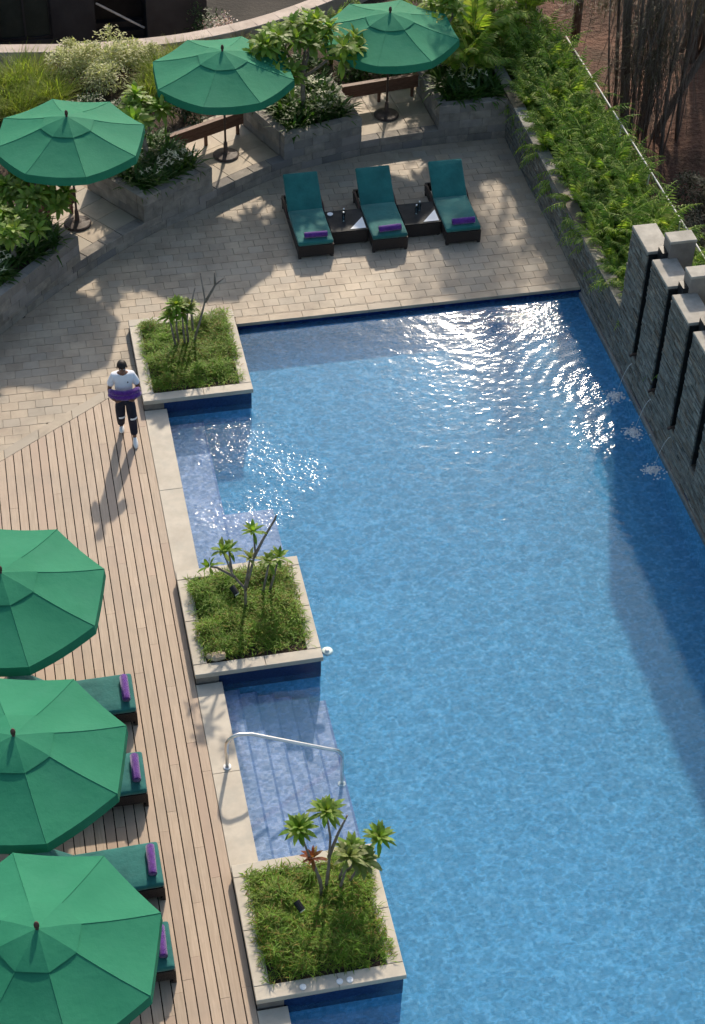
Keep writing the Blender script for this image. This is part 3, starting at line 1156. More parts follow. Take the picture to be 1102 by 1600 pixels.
fe = thing('feature_wall', 'tall slate wall of stepped bays with dark vertical slots rising from the pool', 'wall')
BAY, SL = 1.03, .23
FT = 2.80
y1 = 24.20
for i in range(12):
    y0 = y1 - (BAY - SL) - (.03 if i == 0 else 0)
    bay = MB().box(PX1 + .012, PX1 + .40, y0, y1, -.6, FT - .05).build('bay', M_['mortar'], fe)
    clad(bay, y0, y1, -.06, FT - .052)
    if i == 0:      # the end face of the first bay
        e_ = MB()
        z = LOWT
        while z < FT - .06:
            h = random.uniform(.03, .05)
            xx = PX1
            while xx < PX1 + .40:
                l = random.uniform(.1, .3)
                xe = min(xx + l, PX1 + .40)
                e_.box(xx + .001, xe - .001, y1 + .001, y1 + random.uniform(.008, .022), z + .001, min(z + h, FT - .055) - .001)
                xx = xe
            z += h
        tag(e_.build('end_cladding', M_['slate'], bay), kind='stuff')
    MB().box(PX1 - .02, PX1 + .42, y0 - .004, y1 + .004, FT - .05, FT, .008, r=0.0).build('cap', M_['capstone'], bay)
    # slot in front of the pier
    ys0, ys1 = y0 - SL, y0
    pier = MB().box(PX1 + .26, PX1 + .72, ys0 - .03, ys1 + .03, -.6, FT + .30).build('pier', M_['planterstone'], fe)
    MB().box(PX1 + .25, PX1 + .73, ys0 - .04, ys1 + .04, FT + .302, FT + .35, .008, r=0.0).build('cap', M_['capstone'], pier)
    slot = MB().box(PX1 + .16, PX1 + .258, ys0 + .006, ys1 - .006, .62, FT + .10).build('slot_back', M_['darkmetal'], fe)
    for yy in (ys0 + .006, ys1 - .03):
        MB().box(PX1 + .005, PX1 + .158, yy, yy + .024, .62, FT - .06).build('channel_side', M_['darkmetal'], slot)
    # stone under the slot and the spout
    sill = MB().box(PX1 + .012, PX1 + .255, ys0 + .002, ys1 - .002, -.6, .58).build('slot_sill', M_['mortar'], fe)
    clad(sill, ys0 + .001, ys1 - .001, -.06, .58)
    if i < 3:
        ym = (ys0 + ys1) / 2
        MB().tube([(PX1 + .16, ym, .66), (PX1 - .05, ym, .655), (PX1 - .10, ym, .63)], .028, 10).build('spout', M_['bronze'], slot)
    y1 = ys0
tag(b, None) if False else None
# thin stone ledge at the water line
led = mk('waterline_ledge', None)
tag(led, kind='structure')
y = 11.6
while y < 26.2:
    e = min(y + 1.1, 26.22)
    MB().box(PX1 - .045, PX1 - .002, y + .002, e - .002, -.20, -.07, .006, r=0.0).build('ledge_slab', M_['planterstone'], led)
    y = e

# falls of water from the three spouts
for i, ym in enumerate((23.07, 22.04, 21.01)):
    w = thing('water_jet', ('thin stream of water from the spout nearest the ferns, splashing white', 'thin stream of water from the middle of the three wall spouts', 'thin stream of water from the spout farthest from the ferns')[i], 'water jet', (0, 0, 0), 0, 'water jets from the wall spouts')
    pts = []
    for k in range(9):
        t = k / 8
        pts.append((PX1 - .10 - .22 * t, ym, .61 - .02 * t - .70 * t * t))
    MB().tube(pts, [.0045 - .0025 * k / 8 for k in range(9)], 6).build('stream', M_['foam'], w, True)
    sp = MB()
    for k in range(260):
        a, r_ = random.uniform(0, 2 * pi), abs(random.gauss(0, .11))
        s_ = random.uniform(.006, .022)
        sp.blob((PX1 - .33 + r_ * cos(a), ym + r_ * sin(a) * .9, WZ + random.uniform(.0, .03) * (1 - min(1, r_ * 4))), s_, s_, s_ * .55, .2, 6, 4)
    tag(sp.build('splash', M_['foam'], w, True), kind='stuff')

# glass-edge rail behind the ferns
rl = thing('white_rail', 'thin white rail running along the outer edge of the fern bed', 'rail')
MB().tube([(12.20, 33.6, 1.36), (12.24, 30.0, 1.36), (12.30, 22, 1.36), (12.34, 11, 1.36)], .018, 8).build('top_rail', M_['whitemetal'], rl, True)
y = 33.4
while y > 11:
    MB().tube([(12.24, y, .84), (12.24, y, 1.35)], .018, 6).build('post', M_['whitemetal'], rl)
    y -= 1.8

# ---- lower ground beyond: earth bank at the right, dark house at the left
b = MB()
nx_, ny_ = 44, 56
for j_ in range(ny_ + 1):
    for i in range(nx_ + 1):
        x, y = 12.3 + i * .7, 12 + j_ * .9
        z = -2.7 + .05 * (x - 12) + .35 * sin(x * .5 + y * .23) * cos(y * .31) + max(0, (x - 15.6 - .1 * (y - 33))) * .28 + random.uniform(-.06, .06)
        b.v.append((x, y, z))
for j_ in range(ny_):
    for i in range(nx_):
        a = j_ * (nx_ + 1) + i
        b.f.append([a, a + 1, a + nx_ + 2, a + nx_ + 1])
        b.r.append(0.0)
tag(b.build('earth_bank', M_['earth'], None, True), kind='structure')

hs = thing('dark_house', 'dark charcoal house wall beyond the parapet with a window and a stair opening', 'house')
FY = 41.2
MB().box(-9, -.1, FY, FY + 8, -4.35, 2.5).build('wall', M_['facade'], hs)
MB().box(1.25, 2.35, FY, FY + 8, -4.35, 2.5).build('wall', M_['facade'], hs)
MB().box(-.1, 1.25, FY, FY + 8, -4.35, -1.72).build('wall', M_['facade'], hs)
MB().box(-.1, 1.25, FY, FY + 8, -.25, 2.5).build('wall', M_['facade'], hs)
MB().box(3.65, 5.2, FY, FY + 8, -4.35, 2.5).build('wall', M_['facade'], hs)
MB().box(2.35, 3.65, FY + 1.2, FY + 8, -4.35, 2.5).build('recess', M_['facadedark'], hs)
wdw = MB().box(-.04, 1.19, FY + .10, FY + .13, -1.66, -.31).build('window', M_['glassdark'], hs)
for q in ((-.10, -.04, -1.72, -.25), (1.19, 1.25, -1.72, -.25), (-.04, 1.19, -1.72, -1.66), (-.04, 1.19, -.31, -.25), (.55, .60, -1.66, -.31)):
    MB().box(q[0], q[1], FY + .04, FY + .098, q[2], q[3]).build('frame', M_['facadedark'] if q[0] != .55 else M_['facade'], wdw)
MB().tube([(2.42, FY + .4, -1.05), (3.60, FY + .3, -1.78)], .030, 8).build('handrail', M_['whitemetal'], hs)
MB().tube([(2.40, FY + .5, -.55), (3.55, FY + .45, -.98)], .024, 8).build('handrail', M_['capstone'], hs)
for k in range(5):
    MB().box(2.37, 3.63, FY + .2 + .2 * k, FY + .39 + .2 * k, -4.3, -2.6 + .17 * k).build('stair_tread', M_['facade'], hs)

# ================================================================== OBJECTS
# ---- umbrellas
URad, UTip, URim = 1.48, 2.46, 1.98


def make_umbrella():
    t = mk('parasol', None)
    t.empty_display_size = .2
    MB().lathe([(.02, 0), (.27, 0), (.275, .03), (.25, .05), (.10, .075), (.045, .10), (.04, .34), (.0, .34)][1:], 24).build('base', M_['bronzebase'], t, False)
    MB().tube([(0, 0, .09), (0, 0, UTip - .02)], .023, 12).build('pole', M_['bronze'], t, True)
    MB().lathe([(.012, UTip - .02), (.032, UTip), (.034, UTip + .05), (.02, UTip + .085), (.004, UTip + .095)], 12).build('finial', M_['redframe'], t, True)
    MB().lathe([(.024, 1.62), (.05, 1.62), (.05, 1.70), (.024, 1.70)], 12).build('runner', M_['bronze'], t)
    sl = (UTip - .05 - URim) / URad
    r0, NS, NT = .36, 7, 6
    for k in range(8):
        a0, a1 = k * pi / 4, (k + 1) * pi / 4
        m = MB()
        v = []
        for i in range(NS + 1):
            r_ = r0 + (URad - r0) * i / NS
            for j_ in range(NT + 1):
                f = j_ / NT
                x = r_ * (cos(a0) * (1 - f) + cos(a1) * f)
                y = r_ * (sin(a0) * (1 - f) + sin(a1) * f)
                z = UTip - .05 - sl * r_ - .042 * sin(pi * f) * (.3 + .7 * i / NS) - .03 * sin(pi * i / NS) * 1
                v.append((x, y, z))
        f_ = []
        for i in range(NS):
            for j_ in range(NT):
                q = i * (NT + 1) + j_
                f_.append((q, q + NT + 1, q + NT + 2, q + 1))
        m.add(v, f_, 0.0)
        pan = m.build('canopy_panel', M_['canopy'], t, True)
        # valance: hangs from the rim
        m = MB()
        v = []
        for i in range(3):
            for j_ in range(NT + 1):
                f = j_ / NT
                rr = URad * (1 + .004 * i)
                v.append((rr * (cos(a0) * (1 - f) + cos(a1) * f), rr * (sin(a0) * (1 - f) + sin(a1) * f),
                          UTip - .05 - sl * URad - .042 * sin(pi * f) - .08 * i - (.012 * sin(pi * f) if i == 2 else 0)))
        f_ = []
        for i in range(2):
            for j_ in range(NT):
                q = i * (NT + 1) + j_
                f_.append((q, q + NT + 1, q + NT + 2, q + 1))
        m.add(v, f_, 0.0)
        m.build('valance', M_['canopy'], pan, True)
        # vent cap panel
        m = MB()
        v = []
        for i in range(4):
            r_ = .02 + .50 * i / 3
            for j_ in range(5):
                f = j_ / 4
                x = r_ * (cos(a0) * (1 - f) + cos(a1) * f)
                y = r_ * (sin(a0) * (1 - f) + sin(a1) * f)
                v.append((x, y, UTip - .036 - sl * r_ - .03 * sin(pi * max(0, (r_ - r0) / (URad - r0))) - .006 * sin(pi * f) * i / 3))
        f_ = []
        for i in range(3):
            for j_ in range(4):
                q = i * 5 + j_
                f_.append((q, q + 5, q + 6, q + 1))
        m.add(v, f_, 0.0)
        m.build('vent_panel', M_['canopy'], t, True)
        # rib and strut under the seam
        c_, s_ = cos(a0), sin(a0)
        rb = MB().tube([(.05 * c_, .05 * s_, UTip - .10), (.75 * c_, .75 * s_, UTip - .05 - sl * .75 - .06), (1.44 * c_, 1.44 * s_, UTip - .05 - sl * 1.44 - .03)], .010, 6).build('rib', M_['bronze'], t)
        MB().tube([(.05 * c_, .05 * s_, 1.66), (.70 * c_, .70 * s_, UTip - .05 - sl * .70 - .055)], .009, 6).build('strut', M_['bronze'], rb)
        sp_ = []
        for q in range(8):
            r_ = r0 + (URad - r0) * q / 7
            sp_.append((r_ * c_, r_ * s_, UTip - .05 - sl * r_ - .03 * sin(pi * q / 7) + .001))
        MB().tube(sp_, .006, 5).build('seam', M_['canopy'], pan)
    return t


um = make_umbrella()
note_kids(um)
UM = [((.99, 29.62, TZ + .012), .13, 'open green parasol on the raised terrace nearest the picture left edge'),
      ((4.27, 31.63, TZ + .012), .37, 'open green parasol on the middle terrace behind the left lounger'),
      ((7.95, 32.65, TZ + .012), .40, 'open green parasol at the top by the far corner planter'),
      ((-.98, 17.96, .002), .17, 'open green parasol on the timber deck nearest the walking person'),
      ((-.99, 14.95, .002), .18, 'open green parasol in the middle of the three on the deck'),
      ((-.91, 11.98, .002), .16, 'open green parasol on the deck in the bottom corner')]
for i, (p, rz, lb) in enumerate(UM):
    o = um if i == 0 else copy_tree(um)
    o.location = p
    o.rotation_euler = (0, 0, rz)
    tag(o, lb, 'parasol', 'green parasols around the pool')


# ---- loungers
def cushion(x0, x1, y0, y1, z0, z1, M=None, nx=8, ny=10, puff=.012):
    m = MB()
    r_ = .022
    # rounded slab from stacked rings
    prof = [(0.0, .012), (.35, 0), (.75, 0), (1.0, .020)]
    v = []
    f = []
    per = []
    N = 20

    def ring(inset, z):
        a, b_, c, d = x0 + inset, x1 - inset, y0 + inset, y1 - inset
        out = []
        rr = .03
        for (cx, cy, s0) in ((b_ - rr, d - rr, 0), (a + rr, d - rr, pi / 2), (a + rr, c + rr, pi), (b_ - rr, c + rr, 3 * pi / 2)):
            for k_ in range(4):
                an = s0 + (pi / 2) * k_ / 3
                out.append((cx + rr * cos(an), cy + rr * sin(an), z))
        return out
    rings = [ring(.014, z0), ring(0, z0 + (z1 - z0) * .3), ring(0, z0 + (z1 - z0) * .7), ring(.010, z1 - .008), ring(.030, z1), ring(.13, z1 + puff)]
    n = 16
    for rg in rings:
        v += rg
    for i in range(len(rings) - 1):
        for k_ in range(n):
            k2 = (k_ + 1) % n
            f.append((i * n + k_, i * n + k2, (i + 1) * n + k2, (i + 1) * n + k_))
    f.append(tuple(range(n))[::-1])
    f.append(tuple(range((len(rings) - 1) * n, len(rings) * n)))
    if M is not None:
        v = [tuple(M @ Vector(p)) for p in v]
    return m.add(v, f, 0.0)


def make_lounger():
    t = mk('sun_lounger', None)
    t.empty_display_size = .2
    W = .36
    fr_ = MB()
    fr_.box(-W, W, -.95, -.91, .05, .29)
    fr_.box(-W, -W + .04, -.909, .93, .10, .29)
    fr_.box(W - .04, W, -.909, .93, .10, .29)
    fr_.box(-W + .041, W - .041, .89, .93, .10, .29)
    fr_.box(-W + .041, W - .041, -.909, .26, .24, .285)
    fr_.build('frame', M_['wicker'], t)
    for (sx, sy) in ((-1, -1), (1, -1), (-1, 1), (1, 1)):
        MB().box(sx * .325 - .03, sx * .325 + .03, sy * .90 - .03 - (0.02 if sy < 0 else 0), sy * .90 + .02, 0, .099 if sy > 0 else .049).build('leg', M_['wicker'], t)
    for sx in (-1, 1):
        MB().tube([(sx * .375, .10, .27), (sx * .385, .35, .36), (sx * .385, .62, .40), (sx * .375, .86, .27)], .018, 6).build('side_rail', M_['redframe'], t, True)
    sc_ = cushion(-W + .005, W - .005, -.945, .225, .292, .385).build('seat_cushion', M_['teal'], t, True)
    A = radians(40)
    Mx = Matrix.Translation((0, .235, .31)) @ Matrix.Rotation(A, 4, 'X')
    cushion(-W + .005, W - .005, 0.0, .80, .0, .085, Mx).build('back_cushion', M_['teal'], t, True)
    m = MB()
    for sx in (-1, 1):
        m.box(sx * .32 - .02, sx * .32 + .02, .0, .78, -.045, -.005, 0, Mx)
    for yy in (.1, .4, .72):
        m.box(-.299, .299, yy, yy + .04, -.04, -.01, 0, Mx)
    bf = m.build('back_frame', M_['wicker'], t)
    m = MB()
    for sx in (-1, 1):
        p = Mx @ Vector((sx * .28, .5, -.03))
        m.tube([p, (sx * .28, .88, .2)], .012, 6)
    m.build('prop', M_['bronze'], bf)
    return t


lo_ = make_lounger()
note_kids(lo_)
LG = [((5.53, 29.09, .002), 0.0, 'teal cushioned lounger on the paving, leftmost of the row of three'),
      ((7.02, 29.06, .002), .005, 'teal cushioned lounger between the two dark side tables'),
      ((8.53, 29.05, .002), -.005, 'teal cushioned lounger nearest the fern wall'),
      ((-.26, 17.22, .002), pi / 2 + .0, 'teal lounger under the deck parasol nearest the walking person'),
      ((-.28, 15.72, .002), pi / 2 - .01, 'teal lounger mostly hidden under the middle deck parasol'),
      ((-.25, 14.10, .002), pi / 2 + .01, 'teal lounger showing between the middle and bottom deck parasols'),
      ((-.27, 12.82, .002), pi / 2, 'teal lounger mostly hidden under the bottom deck parasol')]
for i, (p, rz, lb) in enumerate(LG):
    o = lo_ if i == 0 else copy_tree(lo_)
    o.location = p
    o.rotation_euler = (0, 0, rz)
    tag(o, lb, 'sun lounger', 'teal loungers around the pool')


# rolled towels
def towel_mesh(length, rad, name='rolled_towel'):
    m = MB()
    n = 26
    turns = 2.6
    prof = []
    for k in range(int(n * turns) + 1):
        a = 2 * pi * k / n
        r_ = .012 + (rad - .012) * (k / (n * turns))
        prof.append((r_ * cos(a), r_ * sin(a)))
    xs = [-.5, -.49, -.25, 0, .25, .49, .5]
    v = []
    for ix, xx in enumerate(xs):
        kk = .96 if ix in (0, 6) else 1.0 + random.uniform(-.02, .02)
        for (p, q) in prof:
            v.append((xx * length, p * kk, q * kk))
    f = []
    P_ = len(prof)
    for i in range(len(xs) - 1):
        for k in range(P_ - 1):
            f.append((i * P_ + k, i * P_ + k + 1, (i + 1) * P_ + k + 1, (i + 1) * P_ + k))
    m.add(v, f, 0.0)
    # inner core keeps it from being see-through
    m.tube([(-.485 * length, 0, 0), (.485 * length, 0, 0)], rad * .80, 16, True, 0.0)
    return m.mesh(name, M_['purple'], True)


tmesh = towel_mesh(.46, .068)
TL = ['purple rolled towel on the foot of the leftmost far lounger', 'purple rolled towel on the lounger between the side tables', 'purple rolled towel on the lounger nearest the fern wall',
      'purple rolled towel on the lounger nearest the walking person', 'purple rolled towel beside the edge of the middle deck parasol', 'purple rolled towel on the lounger between the lower two deck parasols',
      'purple rolled towel partly hidden by the bottom deck parasol']
for i, (p, rz, lb) in enumerate(LG):
    off = Vector((.02, -.80, 0)) if i < 3 else Vector((.0, -.82, 0))
    q = Matrix.Rotation(rz, 3, 'Z') @ off
    o = mk('rolled_towel', tmesh, None, (p[0] + q.x, p[1] + q.y, .385 + .075), (random.uniform(0, 1.5), 0, rz + random.uniform(-.05, .05)))
    o.scale = (random.uniform(.92, 1.06), random.uniform(.92, 1.1), random.uniform(.88, 1.04))
    tag(o, TL[i], 'towel', 'rolled purple towels on the loungers')

# side tables with water bottles and white triangles painted for reflected sky
for i, (x, y) in enumerate(((6.28, 28.86), (7.78, 28.86))):
    t = thing('side_table', ('dark side table beside the leftmost far lounger', 'dark side table beside the lounger nearest the fern wall')[i], 'side table', (x, y, .002), 0, 'dark side tables between the far loungers')
    m = MB()
    m.box(-.365, .365, -.37, -.34, .02, .30)
    m.box(-.365, .365, .34, .37, .02, .30)
    m.box(-.365, -.335, -.339, .339, .02, .30)
    m.box(.335, .365, -.339, .339, .02, .30)
    m.build('body', M_['wicker'], t)
    for sx in (-1, 1):
        for sy in (-1, 1):
            MB().box(sx * .33 - .025, sx * .33 + .025, sy * .335 - .025, sy * .335 + .025, 0, .019).build('foot', M_['wicker'], t)
    MB().box(-.37, .37, -.375, .375, .302, .322, .003).build('glass_top', M_['smoked'], t)
    MB().prism([(.02, -.33), (.34, -.33), (.34, .06)], .0, .006).build('table_glint', M_['plainwhite'], None, False, (x, y, .327))  # flat white triangle stands in for sky reflected in the glass top
    glint_obj = bpy.data.objects[-1] if False else None
    for k, (bx, by) in enumerate(((-.06, -.02), (.03, .09) if i else (-.03, .10))):
        bt = thing('water_bottle', (('clear water bottle nearer the pool on the leftmost side table', 'clear water bottle farther from the pool on the leftmost side table'), ('clear water bottle nearer the pool on the side table by the fern wall', 'clear water bottle farther from the pool on the side table by the fern wall'))[i][k], 'bottle', (x + bx, y + by, .325), 0, 'water bottles on the side tables')
        MB().lathe([(.030, 0), (.033, .012), (.033, .12), (.028, .15), (.014, .185), (.014, .20)], 14).build('body', M_['bottle'], bt, True)
        MB().lathe([(.016, .20), (.016, .222), (.012, .224)], 12).build('cap', M_['lamp'], bt)
nn = [o for o in bpy.data.objects if o.name.startswith('table_glint')]
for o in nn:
    tag(o, 'white triangle painted for the sky reflection on the side table ' + ('beside the leftmost far lounger' if o.location.x < 7 else 'by the fern wall lounger'), 'napkin', 'painted reflections on the side tables')
if True:
    tr = thing('ash_tray', 'small pale dish on the corner of the leftmost side table', 'dish', (6.0, 29.1, .325))
    MB().lathe([(.045, 0), (.06, .025), (.055, .026), (.03, .008)], 14).build('dish', M_['plainwhite'], tr, True)

# handrail on the steps
hr = thing('handrail', 'bent stainless steel handrail running down into the pool steps', 'handrail')
ry = 15.84
pts = [(1.86, ry, .0), (1.86, ry, .42)]
for k in range(1, 7):
    a = pi / 2 * k / 6
    pts.append((1.86 + .20 * (1 - cos(a)), ry, .48 + .215 * sin(a)))
pts += [(2.22, ry, .665), (3.36, ry, .065)]
for k in range(1, 5):
    a = pi / 2 * k / 4
    pts.append((3.36 + .20 * sin(a), ry, .065 - .16 * (1 - cos(a)) - .05 * sin(a)))
pts += [(3.565, ry, -.35), (3.565, ry, -.82)]
MB().tube(pts, .028, 12).build('tube', M_['steel'], hr, True)
MB().lathe([(.058, .004), (.058, .016), (.026, .022)], 18, (1.86, ry, .002)).build('flange', M_['lamp'], hr)
MB().lathe([(.058, .004), (.058, .016), (.026, .022)], 18, (3.565, ry, -.805)).build('flange', M_['lamp'], hr)

# small things on and in the planters
for i, (x, y, lb) in enumerate(((2.25, 11.965, 'white recessed lamp alone on the front rim of the lowest planter'), (2.73, 11.955, 'white recessed lamp in the middle of the planter rim, paired'), (2.865, 11.955, 'white recessed lamp of the pair nearest the planter corner'))):
    l_ = thing('rim_lamp', lb, 'lamp', (x, y, .20), 0, 'white lamps on the planter rim')
    MB().lathe([(.044, 0), (.044, .012), (.032, .017)], 16).build('ring', M_['lamp'], l_)
    MB().lathe([(.031, .013), (.031, .017), (.018, .021)], 14).build('lens', M_['plainwhite'], l_)
fl = thing('pool_floater', 'small pale round dispenser floating beside the middle planter', 'floater', (3.74, 17.90, WZ - .03))
MB().lathe([(.06, 0), (.085, .02), (.088, .045), (.07, .06)], 20).build('body', M_['floater'], fl, True)
MB().lathe([(.035, .06), (.035, .085), (.02, .09)], 14).build('cap', M_['lamp'], fl)
rk = MB()
rk.blob((0, 0, .04), .13, .09, .06, .16, 10, 7)
rk.blob((-.12, .03, .03), .06, .05, .045, .18, 9, 6)
tag(rk.build('rock', M_['stone'], None, False, (2.02, 17.80, .185)), 'tan rock on the front corner of the middle planter', 'rock')
for (x, y, lb) in ((2.46, 18.92, 'small black spotlight in the middle planter greenery'), (2.40, 13.02, 'small black spotlight in the lowest planter greenery')):
    t = thing('garden_spotlight', lb, 'spotlight', (x, y, .17), .5, 'black spotlights in the pool planters')
    MB().tube([(0, 0, 0), (0, 0, .22)], .014, 8).build('stake', M_['black'], t)
    MB().tube([(0, -.06, .24), (0, .07, .30)], .048, 12).build('head', M_['black'], t)
    MB().tube([(0, -.064, .238), (0, -.070, .235)], .040, 12).build('lens', M_['lamp'], t)


# ================================================================== PLANTS
UP = Vector((0, 0, 1))


def rdir(el0, el1):
    a, e = random.uniform(0, 2 * pi), radians(random.uniform(el0, el1))
    return Vector((cos(a) * cos(e), sin(a) * cos(e), sin(e)))


# low ground cover in the three pool planters: nobody could count it
def cover(y0, y1, label, n=7500, seed=1, h=1.0):
    random.seed(seed)
    m = MB()
    x0, x1 = 1.82, 3.44
    cx, cy = (x0 + x1) / 2, (y0 + y1) / 2
    hum = [(random.uniform(x0 + .1, x1 - .1), random.uniform(y0 + .1, y1 - .1), random.uniform(.12, .34), random.uniform(.05, .24)) for _ in range(40)]
    k = 0
    while k < n:
        x, y = random.uniform(x0 - .03, x1 + .04), random.uniform(y0 - .02, y1 + .04)
        ex, ey = abs(x - cx) / (x1 - x0) * 2, abs(y - cy) / (y1 - y0) * 2
        if max(ex, ey) > .82 + .12 * sin(x * 11 + y * 13) and random.random() < (.75 if sin(x * 9 + y * 7 + seed) > 0 else .35):
            continue
        hh = .06
        for (a, b_, r_, q) in hum:
            d = hypot(x - a, y - b_) / r_
            if d < 1:
                hh = max(hh, .06 + q * (1 - d * d))
        if hh < .075 and random.random() < .45:
            continue
        k += 1
        z = .15 + hh * random.uniform(.45, 1.0) * h
        d = rdir(8, 70)
        L_ = random.uniform(.07, .17)
        red = sin(x * 3.1 + seed) * cos(y * 2.7 + seed * 2)
        r_ = random.random() * (.88 if red < .25 else 1.0)
        if red > .35 and random.random() < .35:
            r_ = random.uniform(.93, .999)
        m.leaf(Vector((x, y, z)), d, UP, L_, random.uniform(.008, .016), random.uniform(.4, 1.4), 2, 0, .4, r_)
    o = m.build('ground_cover', M_['cover'])
    return tag(o, label, 'ground cover', None, 'stuff')


cover(24.34, 26.30, 'green and bronze ground cover filling the planter by the walking person', 17000, 11)
cover(17.80, 19.54, 'green and rusty ground cover filling the middle pool planter', 16000, 23)
cover(12.14, 13.82, 'bushy green ground cover filling the lowest pool planter', 18000, 37, 1.35)
random.seed(99)


def rosette(m, c, axis, n, L_, w, spread=(5, 80), droop=.6):
    axis = axis.normalized()
    q = UP.rotation_difference(axis)
    for i in range(n):
        a = 2 * pi * i * .382 + random.uniform(-.25, .25)
        f = i / max(1, n - 1)
        e = radians(spread[0] + (spread[1] - spread[0]) * f + random.uniform(-8, 8))
        d = q @ Vector((cos(a) * cos(e), sin(a) * cos(e), sin(e)))
        m.leaf(c + d * .02, d, axis, L_ * random.uniform(.75, 1.1) * (1 - .25 * f), w * random.uniform(.85, 1.15), droop * random.uniform(.6, 1.3), 4, .25, .55)


def branch(m, p, d, length, r0, r1, seg=4, wob=.12):
    pts, rad = [p.copy()], [r0]
    for i in range(seg):
        d = (d + Vector((random.uniform(-wob, wob), random.uniform(-wob, wob), random.uniform(-wob * .3, wob * .6)))).normalized()
        p = p + d * (length / seg)
        pts.append(p.copy())
        rad.append(r0 + (r1 - r0) * (i + 1) / seg)
    m.tube(pts, rad, 7)
    return p, d


def pool_shrub(loc, label, tips, leafy, seed):
    """forked grey stems; tips = list of joint chains; leafy[i] = (number of leaves, material key) or None"""
    random.seed(seed)
    t = thing('frangipani_shrub', label, 'shrub', loc, 0, 'young frangipani shrubs in the pool planters')
    m = MB()
    for ch in tips:
        n = len(ch)
        m.tube([Vector(p) for p in ch], [.026 - .014 * i / max(1, n - 1) for i in range(n)], 7)
    m.build('stems', M_['frangibark'], t, True)
    for i, lf in enumerate(leafy):
        if not lf:
            continue
        ch = tips[i]
        a, b_ = Vector(ch[-2]), Vector(ch[-1])
        mm = MB()
        rosette(mm, b_, (b_ - a).normalized() * .6 + UP * .6, lf[0], lf[2], lf[2] * .26)
        mm.build('leaf_rosette', M_[lf[1]], t)
    return t


# first planter: two bare forked branches and a leafy upright stem cluster
pool_shrub((2.57, 25.45, .16), 'leafy upright shrub with two bare forked branches by the walking person',
           [[(0, 0, 0), (-.02, 0, .4), (-.03, 0, .85)], [(-.1, .05, 0), (-.14, .03, .5), (-.12, .02, 1.0)], [(.06, .02, 0), (.05, .03, .55), (.09, .05, .92)], [(-.16, -.03, 0), (-.22, 0, .45), (-.26, 0, .78)],
            [(.14, .1, 0), (.3, .14, .5), (.42, .16, .95), (.36, .18, 1.55)], [(.42, .16, .92), (.62, .2, 1.25), (.78, .22, 1.36)], [(.62, .2, 1.25), (.62, .22, 1.5)], [(.16, .06, .4), (.14, .05, .95), (.24, .08, 1.32)]],
           [(40, 'leaf', .27), (40, 'leaf', .27), (36, 'leafyel', .26), (36, 'leaf', .25), None, None, None, None], 5)
pool_shrub((2.60, 18.72, .16), 'sparse frangipani with one long bare branch in the middle planter',
           [[(0, 0, 0), (0, 0, .5), (-.18, 0, .82), (-.32, 0, 1.36)], [(0, 0, .45), (.1, .03, .85), (.18, .05, 1.2), (.16, .06, 1.62)], [(.16, .04, 1.12), (.3, .07, 1.42), (.50, .1, 1.80), (.52, .1, 1.88)],
            [(-.15, 0, .78), (-.42, .04, 1.0), (-.52, .05, 1.02)], [(-.2, .02, .9), (-.22, .06, 1.3)], [(0, 0, .5), (.10, .1, 1.02)], [(.3, .2, .1), (.42, .25, .75)], [(.4, .2, .1), (.58, .28, .78)]],
           [(15, 'leaf', .26), (16, 'leaf', .24), None, (12, 'leaf', .22), (15, 'leaf', .24), (13, 'leafyel', .24), (15, 'leaf', .26), (15, 'leaf', .26)], 6)
pool_shrub((2.74, 13.22, .16), 'frangipani with two spiky leaf heads and reddish leaves in the lowest planter',
           [[(0, 0, 0), (-.02, 0, .5), (-.18, .02, 1.1), (-.30, .04, 1.62)], [(.05, .05, 0), (.1, .06, .7), (.12, .08, 1.3), (.06, .08, 1.84)], [(.1, .06, .9), (.22, .08, 1.35), (.34, .1, 1.68)],
            [(.0, .0, .3), (-.12, .02, .98)], [(.2, .1, .1), (.42, .15, .85)], [(.3, .05, .1), (.56, .05, .70)], [(.3, .25, .1), (.80, .22, .92)], [(.2, -.05, .1), (.36, .0, .9)]],
           [(36, 'leaf', .29), (36, 'leaf', .28), None, (16, 'leafred', .20), (32, 'leaf', .30), (32, 'leafyel', .32), (28, 'leaf', .28), (28, 'leafyel', .30)], 8)


def frangipani(loc, label, height, crown, nros, leafL, seed, lean=(0, 0)):
    random.seed(seed)
    t = thing('frangipani_tree', label, 'tree', loc, 0, 'frangipani trees in the raised planters')
    m = MB()
    tips = []
    p0 = Vector((0, 0, 0))
    p, d = branch(m, p0, Vector((lean[0], lean[1], 1)), height * .42, .06, .045, 4, .08)
    k = 0
    prim = []
    nb = max(3, nros // 5)
    for i in range(nb):
        a = 2 * pi * i / nb + random.uniform(-.3, .3)
        dd = Vector((cos(a) * .75, sin(a) * .75, random.uniform(.2, 1.6)))
        q, d2 = branch(m, p, dd.normalized(), crown * random.uniform(.55, .8), .036, .024, 3, .15)
        prim.append((q, d2))
    for i in range(nros):
        q, d2 = prim[i % nb]
        a = random.uniform(0, 2 * pi)
        dd = (d2 + Vector((cos(a), sin(a), random.uniform(-.7, 1.1))) * .85).normalized()
        e, d3 = branch(m, q, dd, crown * random.uniform(.25, .6), .02, .012, 3, .12)
        tips.append((e, d3))
    m.build('trunk', M_['frangibark'], t, True)
    for (e, d3) in tips:
        mm = MB()
        rosette(mm, e, d3 * .5 + UP * .7, random.randint(15, 22), leafL, leafL * .27, (-12, 75), .7)
        mm.build('leaf_rosette', M_['leaf'], t)
    return t


